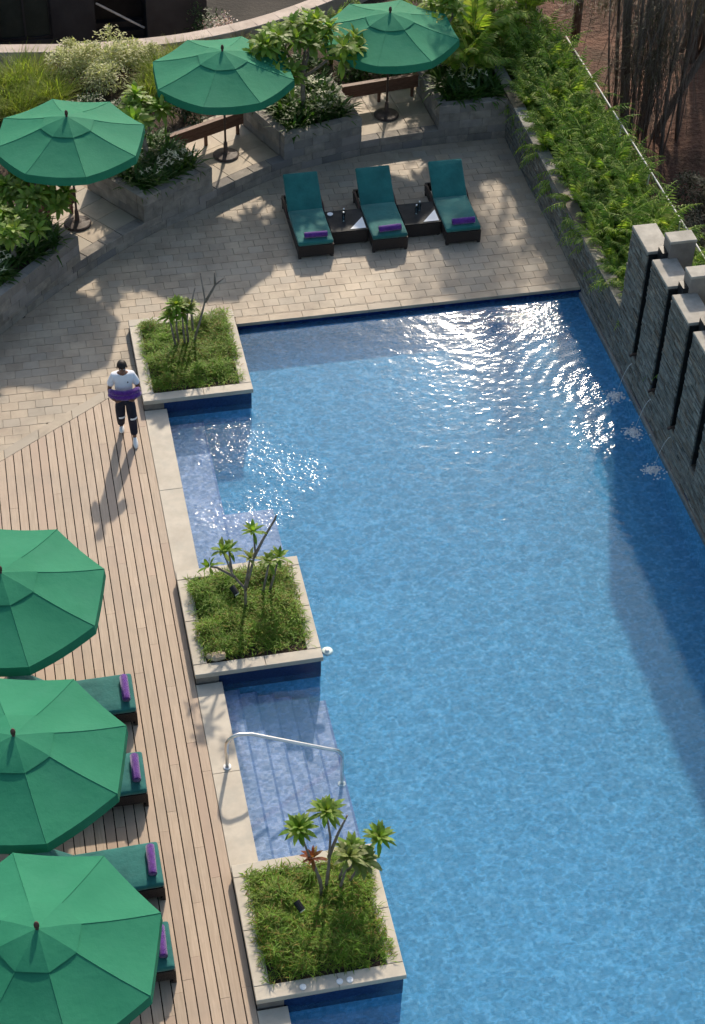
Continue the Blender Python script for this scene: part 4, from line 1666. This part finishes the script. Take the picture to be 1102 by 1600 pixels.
frangipani((2.55, 30.80, .83), 'small frangipani tree between the first and second terrace parasols', 1.55, .62, 12, .42, 3)
frangipani((6.05, 32.25, .83), 'tall bushy frangipani tree between the middle and far corner parasols', 2.1, 1.0, 34, .42, 4)
frangipani((.12, 28.72, .83), 'dense frangipani tree at the picture left edge below the first parasol', 1.25, .62, 20, .36, 12)
frangipani((-.32, 27.85, .83), 'leafy frangipani at the picture left edge nearest the pool', 1.0, .55, 16, .34, 15)
frangipani((9.35, 33.35, .83), 'frangipani tree behind the far corner planter', 2.0, .7, 9, .34, 18)


# strap-leaved lilies in the raised planters
def lily_mesh(seed, n=64):
    random.seed(seed)
    m = MB()
    for i in range(n):
        d = rdir(25, 82)
        m.leaf(Vector((random.uniform(-.10, .10), random.uniform(-.10, .10), 0)), d, UP, random.uniform(.26, .46), random.uniform(.035, .055), random.uniform(.5, 1.2), 4, .2, .4)
    return m.mesh('leaves', M_['lily'])


def lily_flowers(seed):
    random.seed(seed)
    m = MB()
    for i in range(5):
        a, r_ = random.uniform(0, 6.28), random.uniform(.05, .28)
        c = Vector((r_ * cos(a), r_ * sin(a), random.uniform(.26, .42)))
        for k in range(6):
            m.leaf(c, rdir(0, 60), UP, random.uniform(.05, .08), .022, .5, 2)
    return m.mesh('flowers', M_['flower'])


LM = [lily_mesh(40 + i) for i in range(4)]
LF = [lily_flowers(60 + i) for i in range(4)]
random.seed(5)
LDESC = {'A': ('strap leaved lily in the block planter between the first two terrace parasols', sA), 'B': ('strap leaved lily under the tall frangipani tree', sB),
         'C': ('strap leaved lily in the far corner block planter', sC), 'D': ('strap leaved lily in the block planter at the picture left edge', sD)}
for key, (lb, (s0, s1)) in LDESC.items():
    n = max(4, round((s1 - s0) / .34))
    for i in range(n):
        for j_ in range(5):
            if key == 'D' and i < n * .25:
                continue
            s_ = s0 + .2 + (s1 - s0 - .4) * (i + random.uniform(.2, .8)) / n
            o_ = .24 + 1.4 * (j_ + random.uniform(.1, .9)) / 5
            p = at_s(s_, o_)
            if key == 'C' and p[0] > 10.3:
                continue
            t = thing('lily_plant', lb, 'plant', (p[0], p[1], .83), random.uniform(0, 6.28), 'lilies ' + lb[18:])
            t.scale = (random.uniform(1.05, 1.4),) * 3
            mk('leaves', random.choice(LM), t)
            if random.random() < (.45 if key in 'BC' else .25):
                mk('flowers', random.choice(LF), t)['kind'] = 'stuff'


# ferns along the slate wall
def frond(m, base, d, L_, w, droop, npair=15, tw=0.0):
    d = d.normalized()
    side = d.cross(UP)
    if side.length < .05:
        side = Vector((1, 0, 0))
    side.normalize()
    p = base.copy()
    cur = d.copy()
    pts = [p.copy()]
    for i in range(npair):
        t = (i + 1) / npair
        nrm = side.cross(cur).normalized()
        cur = (cur - UP * droop / npair * (1 + t)).normalized()
        p = p + cur * (L_ / npair)
        pts.append(p.copy())
        ww = w * (sin(pi * min(1, .12 + .88 * t) ** .8) * .9 + .1)
        if t < .12:
            continue
        for sg in (-1, 1):
            ld = (side * sg + cur * .75 - nrm * random.uniform(-.1, .35)).normalized()
            m.leaf(p, ld, nrm, ww * random.uniform(.85, 1.1), max(.012, ww * .24), .5, 2, 0, .35)
    m.tube(pts[::3] + [pts[-1]], [.006] * len(pts[::3]) + [.002], 4, False)


def fern_mesh(seed, n, L_, w, mat, el=(20, 80)):
    random.seed(seed)
    m = MB()
    for i in range(n):
        frond(m, Vector((random.uniform(-.06, .06), random.uniform(-.06, .06), 0)), rdir(*el), L_ * random.uniform(.75, 1.15), w * random.uniform(.8, 1.1), random.uniform(.7, 1.5), 16)
    return m.mesh('fronds', M_[mat])


FM = [fern_mesh(80 + i, 19, .92, .22, 'fern', (15, 78)) for i in range(5)]
random.seed(17)
y = 24.4
row = 0
while y < 34.2:
    for x in (10.86, 11.22, 11.58, 11.92):
        xx, yy = x + random.uniform(-.12, .12), y + random.uniform(-.18, .18) + (.15 if row % 2 else 0)
        if yy < 24.3:
            continue
        t = thing('fern_plant', 'bright feathery fern in the long bed behind the slate wall', 'fern', (xx, yy, .85), random.uniform(0, 6.28), 'ferns along the slate wall')
        k = random.uniform(.85, 1.2) * (.82 if x < 11 else 1.0)
        t.scale = (k, k, k * random.uniform(.9, 1.2))
        mk('fronds', random.choice(FM), t)
    y += .46
    row += 1
y = 23.9
while y > 14:      # lower ferns behind the feature wall
    t = thing('fern_plant', 'fern behind the tall slate feature wall', 'fern', (11.72 + random.uniform(-.1, .1), y, .85), random.uniform(0, 6.28), 'ferns behind the feature wall')
    k = random.uniform(1.3, 1.6)
    t.scale = (k, k, k * 1.35)
    mk('fronds', random.choice(FM), t)
    y -= .7


# feathery palms in the far corner
def palm_mesh(seed, n=16, L_=1.25):
    random.seed(seed)
    m = MB()
    for i in range(n):
        frond(m, Vector((random.uniform(-.08, .08), random.uniform(-.08, .08), .3 + random.uniform(0, .5))), rdir(28, 82), L_ * random.uniform(.7, 1.1), .30, random.uniform(.6, 1.3), 22)
    return m.mesh('fronds', M_['palm'])


def palm_stems(seed):
    random.seed(seed)
    m = MB()
    for i in range(6):
        a = random.uniform(0, 6.28)
        branch(m, Vector((cos(a) * .1, sin(a) * .1, -.1)), Vector((cos(a) * .15, sin(a) * .15, 1)), random.uniform(.6, .95), .028, .018, 3, .06)
    return m.mesh('stems', M_['leafyel'], True)


PM = [palm_mesh(120 + i) for i in range(3)]
PS = palm_stems(7)
random.seed(23)
for (x, y, z, k, lb) in ((9.75, 32.75, .83, 1.0, 'feathery palm nearest the far corner parasol'), (10.15, 33.75, .6, 1.25, 'feathery palm behind the far corner planter'), (9.3, 34.7, .3, 1.35, 'tall feathery palm behind the far corner parasol'),
                         (10.9, 34.6, .8, 1.3, 'feathery palm at the far end of the fern bed'), (10.4, 35.9, .3, 1.4, 'feathery palm at the top edge behind the fern bed'), (11.7, 34.8, .8, 1.15, 'feathery palm at the outer far end of the fern bed'),
                         (8.2, 35.2, .3, .9, 'feathery palm hidden behind the far corner parasol'), (7.2, 35.3, .3, .8, 'feathery palm behind the tall frangipani tree')):
    t = thing('areca_palm', lb, 'palm', (x, y, z), random.uniform(0, 6.28), 'feathery palms in the far corner')
    t.scale = (k, k, k)
    mk('fronds', random.choice(PM), t)
    mk('stems', PS, t)


# ornamental grasses and bushes of the bed at the back left
def tuft(seed, n, L_, mat, el=(45, 88), w=.012, spread=.22, droop=(.4, 1.3)):
    random.seed(seed)
    m = MB()
    for i in range(n):
        a, r_ = random.uniform(0, 6.28), spread * sqrt(random.random())
        m.leaf(Vector((r_ * cos(a), r_ * sin(a), 0)), rdir(*el), UP, L_ * random.uniform(.6, 1.1), w, random.uniform(*droop), 4, 0, .3)
    return m.mesh('blades', M_[mat])


GT = [tuft(140 + i, 800, .85, 'grass', (48, 88), .013, .34) for i in range(3)]
GS = [tuft(150 + i, 260, .75, 'straw', (50, 88), .010) for i in range(2)]
random.seed(31)


def bush_mesh(seed, rx, rz, n, mat, L_=.09, w=.045):
    random.seed(seed)
    m = MB()
    lobes = [(Vector((random.uniform(-.55, .55) * rx, random.uniform(-.55, .55) * rx, rz * random.uniform(.35, .75))), random.uniform(.35, .62)) for _ in range(9)]
    for i in range(n):
        c, k = random.choice(lobes)
        d = rdir(-35, 90)
        p = c + Vector((d.x * rx * k, d.y * rx * k, d.z * rz * k * .9)) * random.uniform(.55, 1.05)
        if p.z < 0:
            continue
        m.leaf(p, (d + rdir(-60, 60) * .9).normalized(), UP, L_ * random.uniform(.7, 1.3), w, .5, 2)
    return m.mesh('leaves', M_[mat])


def bush_stems(seed, rx, rz):
    random.seed(seed)
    m = MB()
    for i in range(7):
        a = random.uniform(0, 6.28)
        branch(m, Vector((0, 0, -.05)), Vector((cos(a) * .6, sin(a) * .6, 1)), rz * .8, .018, .006, 3, .2)
    return m.mesh('stems', M_['bark'])


for (x, y, k, lb) in ((-.35, 35.0, 1.15, 'bright green grass clump at the picture left edge behind the parasol'), (.35, 35.3, 1.2, 'bright green grass clump in the back bed next to the pale shrub'), (.9, 34.6, 1.0, 'bright green grass clump just behind the first terrace parasol'),
                      (-.9, 34.2, 1.1, 'bright green grass clump behind the leftmost timber rail'), (.1, 34.2, 1.0, 'bright green grass clump in front of the other grasses'), (-1.6, 35.4, 1.1, 'bright green grass clump outside the far left corner'),
                      (3.35, 35.2, 1.0, 'upright green grass clump behind the middle parasol'), (3.0, 34.5, .8, 'green grass clump between the pale shrubs and the middle parasol'), (3.9, 35.6, .9, 'green grass clump near the parapet behind the middle parasol')):
    t = thing('grass_clump', lb, 'grass clump', (x, y, .22), random.uniform(0, 6.28), 'green grass clumps in the back bed')
    t.scale = (k, k, k)
    mk('blades', random.choice(GT), t)
for (x, y, k, lb) in ((3.75, 36.0, .85, 'straw coloured grass tuft against the parapet behind the middle parasol'), (4.5, 36.1, .75, 'straw coloured grass tuft beside the parapet above the middle parasol'), (.9, 36.0, .6, 'straw coloured grass tuft against the parapet near the green grass'), (5.3, 36.3, .75, 'straw coloured grass tuft by the parapet next to the tall frangipani')):
    t = thing('straw_grass', lb, 'grass clump', (x, y, .22), random.uniform(0, 6.28), 'straw coloured grass tufts by the parapet')
    t.scale = (k, k, k)
    mk('blades', random.choice(GS), t)
PB = [bush_mesh(160 + i, .68, .72, 2400, 'pale', .08, .028) for i in range(2)]
DB = [bush_mesh(170 + i, .6, .6, 1100, 'darkleaf') for i in range(2)]
GB = [bush_mesh(174 + i, .6, .6, 1100, 'lily', .11, .05) for i in range(2)]
BS = bush_stems(3, .5, .6)
random.seed(37)
for (x, y, k, ms, lb) in ((1.55, 35.6, 1.0, PB, 'pale variegated shrub in the back bed beside the green grass'), (2.25, 35.75, 1.05, PB, 'pale variegated shrub in the middle of the back bed'), (2.0, 34.9, .85, PB, 'pale variegated shrub nearest the first terrace parasol'), (2.9, 35.7, .8, PB, 'pale variegated shrub beside the parapet'),
                          (1.45, 33.4, .9, DB, 'dark leafy bush between the first parasol and the pale shrubs'), (2.3, 33.6, .8, DB, 'dark leafy bush behind the small frangipani'), (3.6, 33.3, .95, DB, 'dark leafy bush behind the middle timber rail'), (4.7, 34.1, .9, DB, 'dark leafy bush beside the middle parasol'),
                          (.3, 32.2, .9, DB, 'dark leafy bush behind the leftmost timber rail'), (5.6, 34.6, .9, GB, 'green leafy bush behind the tall frangipani'), (6.6, 34.6, .9, GB, 'green leafy bush left of the far corner parasol pole'), (7.6, 34.4, .8, GB, 'green leafy bush behind the far corner timber rail'),
                          (8.6, 34.3, .9, GB, 'green leafy bush beyond the far corner terrace'), (1.2, 32.0, .8, GB, 'green leafy bush under the first terrace parasol'), (4.3, 35.2, .8, GB, 'green leafy bush in the shade of the middle parasol'), (5.9, 35.8, .9, GB, 'green leafy bush by the parapet near the tall frangipani'), (-.9, 31.0, 1.0, GB, 'green leafy bush at the picture left edge')):
    t = thing('leafy_shrub', lb, 'shrub', (x, y, .25), random.uniform(0, 6.28), 'shrubs of the back bed')
    t.scale = (k, k, k)
    mk('leaves', random.choice(ms), t)
    mk('stems', BS, t)

# flowering bush and dry bushes on the lower ground
t = thing('flowering_bush', 'bush with red and white blossoms beside the dark house', 'bush', (5.25, 40.6, -2.4))
mk('leaves', bush_mesh(180, .8, 1.3, 900, 'darkleaf'), t)
mk('blossoms', bush_mesh(181, .82, 1.32, 900, 'redflower', .06, .05), t)
mk('stems', BS, t, None).scale = (1.5, 1.5, 2.2)
t.scale = (.9, .9, 1.0)
DRY = [bush_mesh(190 + i, 1.1, 1.3, 2200, 'drybush', .10, .035) for i in range(2)]
for (x, y, k, lb) in ((14.6, 30.2, .9, 'dull olive bush beside the white rail near the slate bays'), (15.5, 31.6, 1.0, 'dull olive bush at the picture right edge below the earth bank'), (14.3, 27.8, .9, 'dull olive bush outside the rail by the slate bays'), (13.6, 37.6, .8, 'dull green bush at the foot of the far trees'), (14.2, 25.6, .9, 'dull olive bush farther along the rail')):
    t = thing('dry_bush', lb, 'bush', (x, y, -2.9), random.uniform(0, 6.28), 'dull bushes on the earth bank')
    t.scale = (k, k, k)
    mk('leaves', random.choice(DRY), t)
    mk('stems', BS, t, None).scale = (2, 2, 2.4)


M_['browntwig'] = leafmat('brown_twig', (.10, .075, .05), (.17, .13, .085), ((.10, .11, .04), 2.0), .25)
TWG = [bush_mesh(200 + i, 1.0, 2.4, 2600, 'browntwig', .22, .012) for i in range(2)]
for (x, y, z, k, lb) in ((14.9, 35.0, -1.4, 1.0, 'tangle of dry brown twigs in front of the slender stems'), (15.9, 36.2, -.6, 1.15, 'tangle of dry brown twigs behind the slender stems'), (15.0, 39.0, -1.6, 1.1, 'tangle of dry brown twigs near the slim trunk'), (17.4, 37.8, -1.2, 1.2, 'tangle of dry brown twigs in the top corner')):
    t = thing('twig_tangle', lb, 'shrub', (x, y, z), random.uniform(0, 6.28), 'dry twig tangles on the earth bank')
    t.scale = (k, k, k)
    mk('twigs', random.choice(TWG), t)


# tall many-stemmed trees on the bank; crowns reach above the picture
def stem_tree(loc, label, stems, seed, crown_c, crown_r, nleaf, mat='darkbark', hang=0):
    random.seed(seed)
    t = thing('bank_tree', label, 'tree', loc, 0, 'tall trees on the earth bank')
    m = MB()
    for (x, y, dx, dy, h, r_) in stems:
        branch(m, Vector((x, y, -.3)), Vector((dx, dy, 1)), h, r_, r_ * .55, 7, .05)
    m.build('trunk', M_[mat], t, True)
    if hang:
        m = MB()
        for i in range(hang):
            a = random.uniform(0, 6.28)
            r_ = random.uniform(.1, 1.0)
            p = Vector((r_ * cos(a), r_ * sin(a), random.uniform(1.6, 4.6)))
            branch(m, p, Vector((random.uniform(-.25, .25), random.uniform(-.25, .25), -1)), random.uniform(.9, 2.2), .008, .004, 4, .09)
        tag(m.build('hanging_twigs', M_['bark'], t), kind='stuff')
    m = MB()
    lobes = [(Vector(crown_c) + rdir(-90, 90) * crown_r * random.uniform(.3, .85), random.uniform(.28, .5) * crown_r) for _ in range(16)]
    for i in range(nleaf):
        c, k = random.choice(lobes)
        p = c + rdir(-90, 90) * k * random.uniform(.3, 1.0)
        m.leaf(p, rdir(-60, 40), UP, random.uniform(.18, .32), .09, .5, 2)
    m.build('crown', M_['darkleaf'], t)
    return t


random.seed(2)
cl = []
for i in range(20):
    a = random.uniform(0, 6.28)
    r_ = random.uniform(.05, 1.0)
    cl.append((r_ * cos(a), r_ * sin(a), cos(a) * random.uniform(-.06, .14), sin(a) * random.uniform(-.06, .14), random.uniform(3, 9), random.choice((.012, .015, .02, .02, .03, .05))))
cl += [(.25, 0, .42, .05, 9.5, .10), (-.3, .1, -.08, .1, 9, .13)]
stem_tree((15.0, 35.3, -2.6), 'dark clump of many slender stems on the earth bank beyond the ferns', cl, 51, (3.6, 3.4, 8.2), 3.2, 2600, 'darkbark', 420)
stem_tree((15.0, 40.6, -2.4), 'single slim trunk on the earth bank at the top edge', [(0, 0, -.06, 0, 9, .13)], 52, (2.5, 3.0, 9.0), 2.6, 1300, 'darkbark', 60)
cl = [(random.uniform(-.3, .3), random.uniform(-.3, .3), random.uniform(-.1, .3), random.uniform(-.1, .15), random.uniform(6, 9), random.uniform(.05, .12)) for _ in range(7)]
stem_tree((17.6, 38.6, -2.0), 'group of leaning trunks in the top corner of the earth bank', cl, 53, (2.2, 3.0, 8.6), 3.2, 2200, 'darkbark', 160)

# two slim trees whose crowns stand above the picture and dapple the paving
for (loc, lb, h, cc, cr, nl, sd_) in (((11.0, 35.7, .2), 'tall thin tree rising among the feathery palms', 5.6, (.0, -.2, 5.0), 1.6, 800, 62),
                                      ((11.9, 36.2, .2), 'tall thin tree at the outer end of the palms', 8.0, (.4, .2, 7.2), 1.8, 900, 63)):
    t = stem_tree(loc, lb, [(0, 0, cc[0] / cc[2] * .25, cc[1] / cc[2], h, .07)], sd_, cc, cr, nl, 'bark')
    t['group'] = 'tall thin trees behind the terraces'

# ================================================================== PERSON
def skin_body(name, verts, edges, radii, mat, parent, root=0, sub=2):
    me = bpy.data.meshes.new(name)
    me.from_pydata(verts, edges, [])
    o = bpy.data.objects.new(name, me)
    COL.objects.link(o)
    md = o.modifiers.new('skin', 'SKIN')
    sv = me.skin_vertices[0].data if me.skin_vertices else None
    if sv is None:
        bpy.context.view_layer.objects.active = o
        bpy.ops.mesh.customdata_skin_add()
        sv = me.skin_vertices[0].data
    for i, r_ in enumerate(radii):
        sv[i].radius = r_ if isinstance(r_, tuple) else (r_, r_)
        sv[i].use_root = (i == root)
    md.use_smooth_shade = True
    s2 = o.modifiers.new('subd', 'SUBSURF')
    s2.levels = s2.render_levels = sub
    dg = bpy.context.evaluated_depsgraph_get()
    dg.update()
    m2 = bpy.data.meshes.new_from_object(o.evaluated_get(dg))
    bpy.data.objects.remove(o)
    m2.materials.clear()
    m2.materials.append(mat)
    m2.polygons.foreach_set('use_smooth', [True] * len(m2.polygons))
    return mk(name, m2, parent)


pe = thing('person', 'person in white shirt and black trousers walking along the deck with purple towels', 'person', (1.27, 23.38, .0), -.06)
V = {}
vl, el, rl_ = [], [], []


def J(n, p, r_, frm=None):
    V[n] = len(vl)
    vl.append(p)
    rl_.append(r_)
    if frm:
        el.append((V[frm], V[n]))


J('pelvis', (0, 0, .93), (.135, .10))
J('waist', (0, -.005, 1.08), (.125, .09), 'pelvis')
J('chest', (0, 0, 1.27), (.145, .10), 'waist')
J('upper', (0, .005, 1.38), (.12, .085), 'chest')
J('neck', (0, -.01, 1.47), .052, 'upper')
J('jaw', (0, -.045, 1.535), (.060, .066), 'neck')
J('head', (0, -.055, 1.615), (.074, .090), 'jaw')
J('crown', (0, -.05, 1.685), (.055, .065), 'head')
for sg, n in ((-1, 'a'), (1, 'b')):
    J('sh' + n, (sg * .150, .01, 1.38), .055, 'upper')
    J('up' + n, (sg * .205, .02, 1.26), .045, 'sh' + n)
    J('elb' + n, (sg * .245, .0, 1.12), .040, 'up' + n)
    J('for' + n, (sg * .235, -.14, 1.07), .036, 'elb' + n)
    J('wri' + n, (sg * .19, -.22, 1.06), .027, 'for' + n)
    J('palm' + n, (sg * .14, -.255, 1.062), (.036, .020), 'wri' + n)
    for k in range(4):
        b0 = (sg * (.155 - .024 * k), -.300, 1.062)
        J('f%d%s' % (k, n), b0, .0105, 'palm' + n)
        J('g%d%s' % (k, n), (b0[0] - sg * .004, b0[1] - .030, b0[2] + .025), .009, 'f%d%s' % (k, n))
        J('h%d%s' % (k, n), (b0[0] - sg * .006, b0[1] - .026, b0[2] + .055), .008, 'g%d%s' % (k, n))
    J('t0' + n, (sg * .185, -.275, 1.09), .012, 'palm' + n)
    J('t1' + n, (sg * .185, -.30, 1.125), .010, 't0' + n)
    J('hip' + n, (sg * .085, 0, .88), .085, 'pelvis')
leg = {'b': [(.10, -.08, .50), (.115, -.13, .10), (.125, -.22, .05)], 'a': [(-.095, -.02, .50), (-.10, .20, .14), (-.105, .13, .06)]}
for n in 'ab':
    sg = -1 if n == 'a' else 1
    hp = vl[V['hip' + n]]
    kn, an, toe = leg[n]
    J('thi' + n, ((hp[0] + kn[0]) / 2, (hp[1] + kn[1]) / 2, (hp[2] + kn[2]) / 2), .075, 'hip' + n)
    J('kn' + n, kn, .052, 'thi' + n)
    J('cal' + n, tuple(kn[i] * .6 + an[i] * .4 + (0, .02, 0)[i] for i in range(3)), .050, 'kn' + n)
    J('an' + n, an, .034, 'cal' + n)
    J('toe' + n, toe, .030, 'an' + n)
skin_body('body', vl, el, rl_, M_['skin'], pe)
# clothes follow the same joints, a little larger
vs2 = [(0, -.0, .95), (0, -.005, 1.08), (0, 0, 1.27), (0, .005, 1.385), (0, -.004, 1.455)]
es2 = [(0, 1), (1, 2), (2, 3), (3, 4)]
rs2 = [(.168, .125), (.160, .118), (.170, .120), (.132, .098), (.068, .064)]
for sg in (-1, 1):
    n = len(vs2)
    vs2 += [(sg * .150, .01, 1.385), (sg * .205, .02, 1.26), (sg * .235, .01, 1.165)]
    es2 += [(3, n), (n, n + 1), (n + 1, n + 2)]
    rs2 += [.076, .070, .066]
skin_body('shirt', vs2, es2, rs2, M_['shirt'], pe)
vt, et, rt = [(0, 0, .97), (0, 0, .90)], [(0, 1)], [(.15, .115), (.158, .122)]
for n in 'ab':
    k = len(vt)
    hp = vl[V['hip' + n]]
    kn, an, toe = leg[n]
    vt += [(hp[0] * 1.02, 0, .84), tuple((hp[i] + kn[i]) / 2 for i in range(3)), kn, tuple(kn[i] * .55 + an[i] * .45 + (0, .02, 0)[i] for i in range(3)), tuple(kn[i] * .12 + an[i] * .88 for i in range(3))]
    et += [(1, k), (k, k + 1), (k + 1, k + 2), (k + 2, k + 3), (k + 3, k + 4)]
    rt += [.104, .098, .084, .078, .068]
skin_body('trousers', vt, et, rt, M_['trouser'], pe, 1)
# white bands at the knees, pale logo on the chest
for n in 'ab':
    kn, an, toe = leg[n]
    q = Vector(kn)
    m = MB()
    for k in range(10):
        a0, a1 = -pi * .62 + pi * .5 * k / 10, -pi * .62 + pi * .5 * (k + 1) / 10
        m.add([(q.x + 0.089 * cos(a0), q.y + 0.089 * sin(a0), q.z + .02), (q.x + 0.089 * cos(a1), q.y + 0.089 * sin(a1), q.z + .02),
               (q.x + 0.091 * cos(a1), q.y + 0.091 * sin(a1), q.z + .06), (q.x + 0.091 * cos(a0), q.y + 0.091 * sin(a0), q.z + .06)], [(0, 1, 2, 3)])
    m.build('knee_band', M_['shirt'], pe, True)
MB().box(.065, .085, -.1305, -.128, 1.315, 1.345).build('chest_emblem', M_['trouser'], pe)
# hair: cap over the skull
m = MB()
vv, ff = [], []
nu, nv = 18, 8
for j_ in range(nv):
    th = pi * .62 * j_ / (nv - 1)
    for i in range(nu):
        ph = 2 * pi * i / nu
        lim = 1.0 if sin(ph) > -.3 else .72
        th2 = th * lim
        vv.append((.086 * sin(th2) * cos(ph), .103 * sin(th2) * sin(ph) + .008, .098 * cos(th2) + .0))
for j_ in range(nv - 1):
    for i in range(nu):
        i2 = (i + 1) % nu
        ff.append((j_ * nu + i, (j_ + 1) * nu + i, (j_ + 1) * nu + i2, j_ * nu + i2))
m.add(vv, ff, 0.0)
m.build('hair', M_['hair'], pe, True, (0, -.052, 1.632), (.16, 0, 0))
for sg in (-1, 1):
    MB().blob((sg * .082, -.045, 1.60), .012, .02, .03, 0, 8, 6).build('ear', M_['skin'], pe, True)
    MB().blob((sg * .030, -.137, 1.615), .012, .008, .007, 0, 8, 6).build('eye', M_['lamp'], pe, True)
    MB().blob((sg * .030, -.144, 1.615), .006, .004, .006, 0, 6, 5).build('pupil', M_['hair'], pe, True)
MB().blob((0, -.148, 1.590), .014, .016, .024, 0, 8, 6).build('nose', M_['skin'], pe, True)
MB().blob((0, -.120, 1.540), .026, .012, .007, 0, 8, 6).build('mouth', M_['leafred'] if False else M_['skin'], pe, True)
for n in 'ab':
    kn, an, toe = leg[n]
    m = MB()
    L_ = .27
    for (z, k) in ((0, .96), (.02, 1.0), (.05, .96), (.085, .74), (.11, .5)):
        pass
    rings = [(0, 1.0, 1.0, 0), (.025, 1.02, 1.02, 0), (.055, .95, .90, .004), (.085, .72, .62, .03), (.115, .58, .42, .055)]
    n_ = 14
    v = []
    for (z, kx, ky, sh) in rings:
        for i in range(n_):
            a = 2 * pi * i / n_
            v.append((.046 * kx * cos(a), .135 * ky * sin(a) + sh, z))
    f = []
    for i in range(len(rings) - 1):
        for k in range(n_):
            k2 = (k + 1) % n_
            f.append((i * n_ + k, i * n_ + k2, (i + 1) * n_ + k2, (i + 1) * n_ + k))
    f += [tuple(range(n_))[::-1], tuple(range((len(rings) - 1) * n_, len(rings) * n_))]
    m.add(v, f, 0.0)
    if n == 'b':
        m.build('shoe', M_['shoe'], pe, True, (an[0] + .005, an[1] - .065, .004), (0, 0, .06))
    else:
        m.build('shoe', M_['shoe'], pe, True, (an[0], an[1] - .055, .035), (-.42, 0, -.05))
# the towels in the arms
tb = thing('towel_bundle', 'bundle of folded purple towels held in the arms of the walking person', 'towels', (1.27, 23.38, 0), -.06)
def soft_roll(seed, half, back, r0):
    """a soft roll bent round the chest"""
    random.seed(seed)
    pts, rad = [], []
    for k in range(13):
        f = k / 12 * 2 - 1
        pts.append((half * f, back * abs(f) ** 2.2, random.uniform(-.004, .004) - .02 * f * f))
        rad.append(r0 * (.72 if k in (0, 12) else .95 if k in (1, 11) else 1) * random.uniform(.95, 1.05))
    m = MB()
    m.tube(pts, rad, 12, True, 0.0)
    return m.mesh('folded_towel', M_['purple'], True)


for (sd_, zz, hf, r0) in ((3, 1.125, .26, .058), (4, 1.195, .25, .052)):
    mk('folded_towel', soft_roll(sd_, hf, .13, r0), tb, (.005, -.275 + .018 * (sd_ - 3), zz), (0, 0, .04 * (sd_ - 4)))
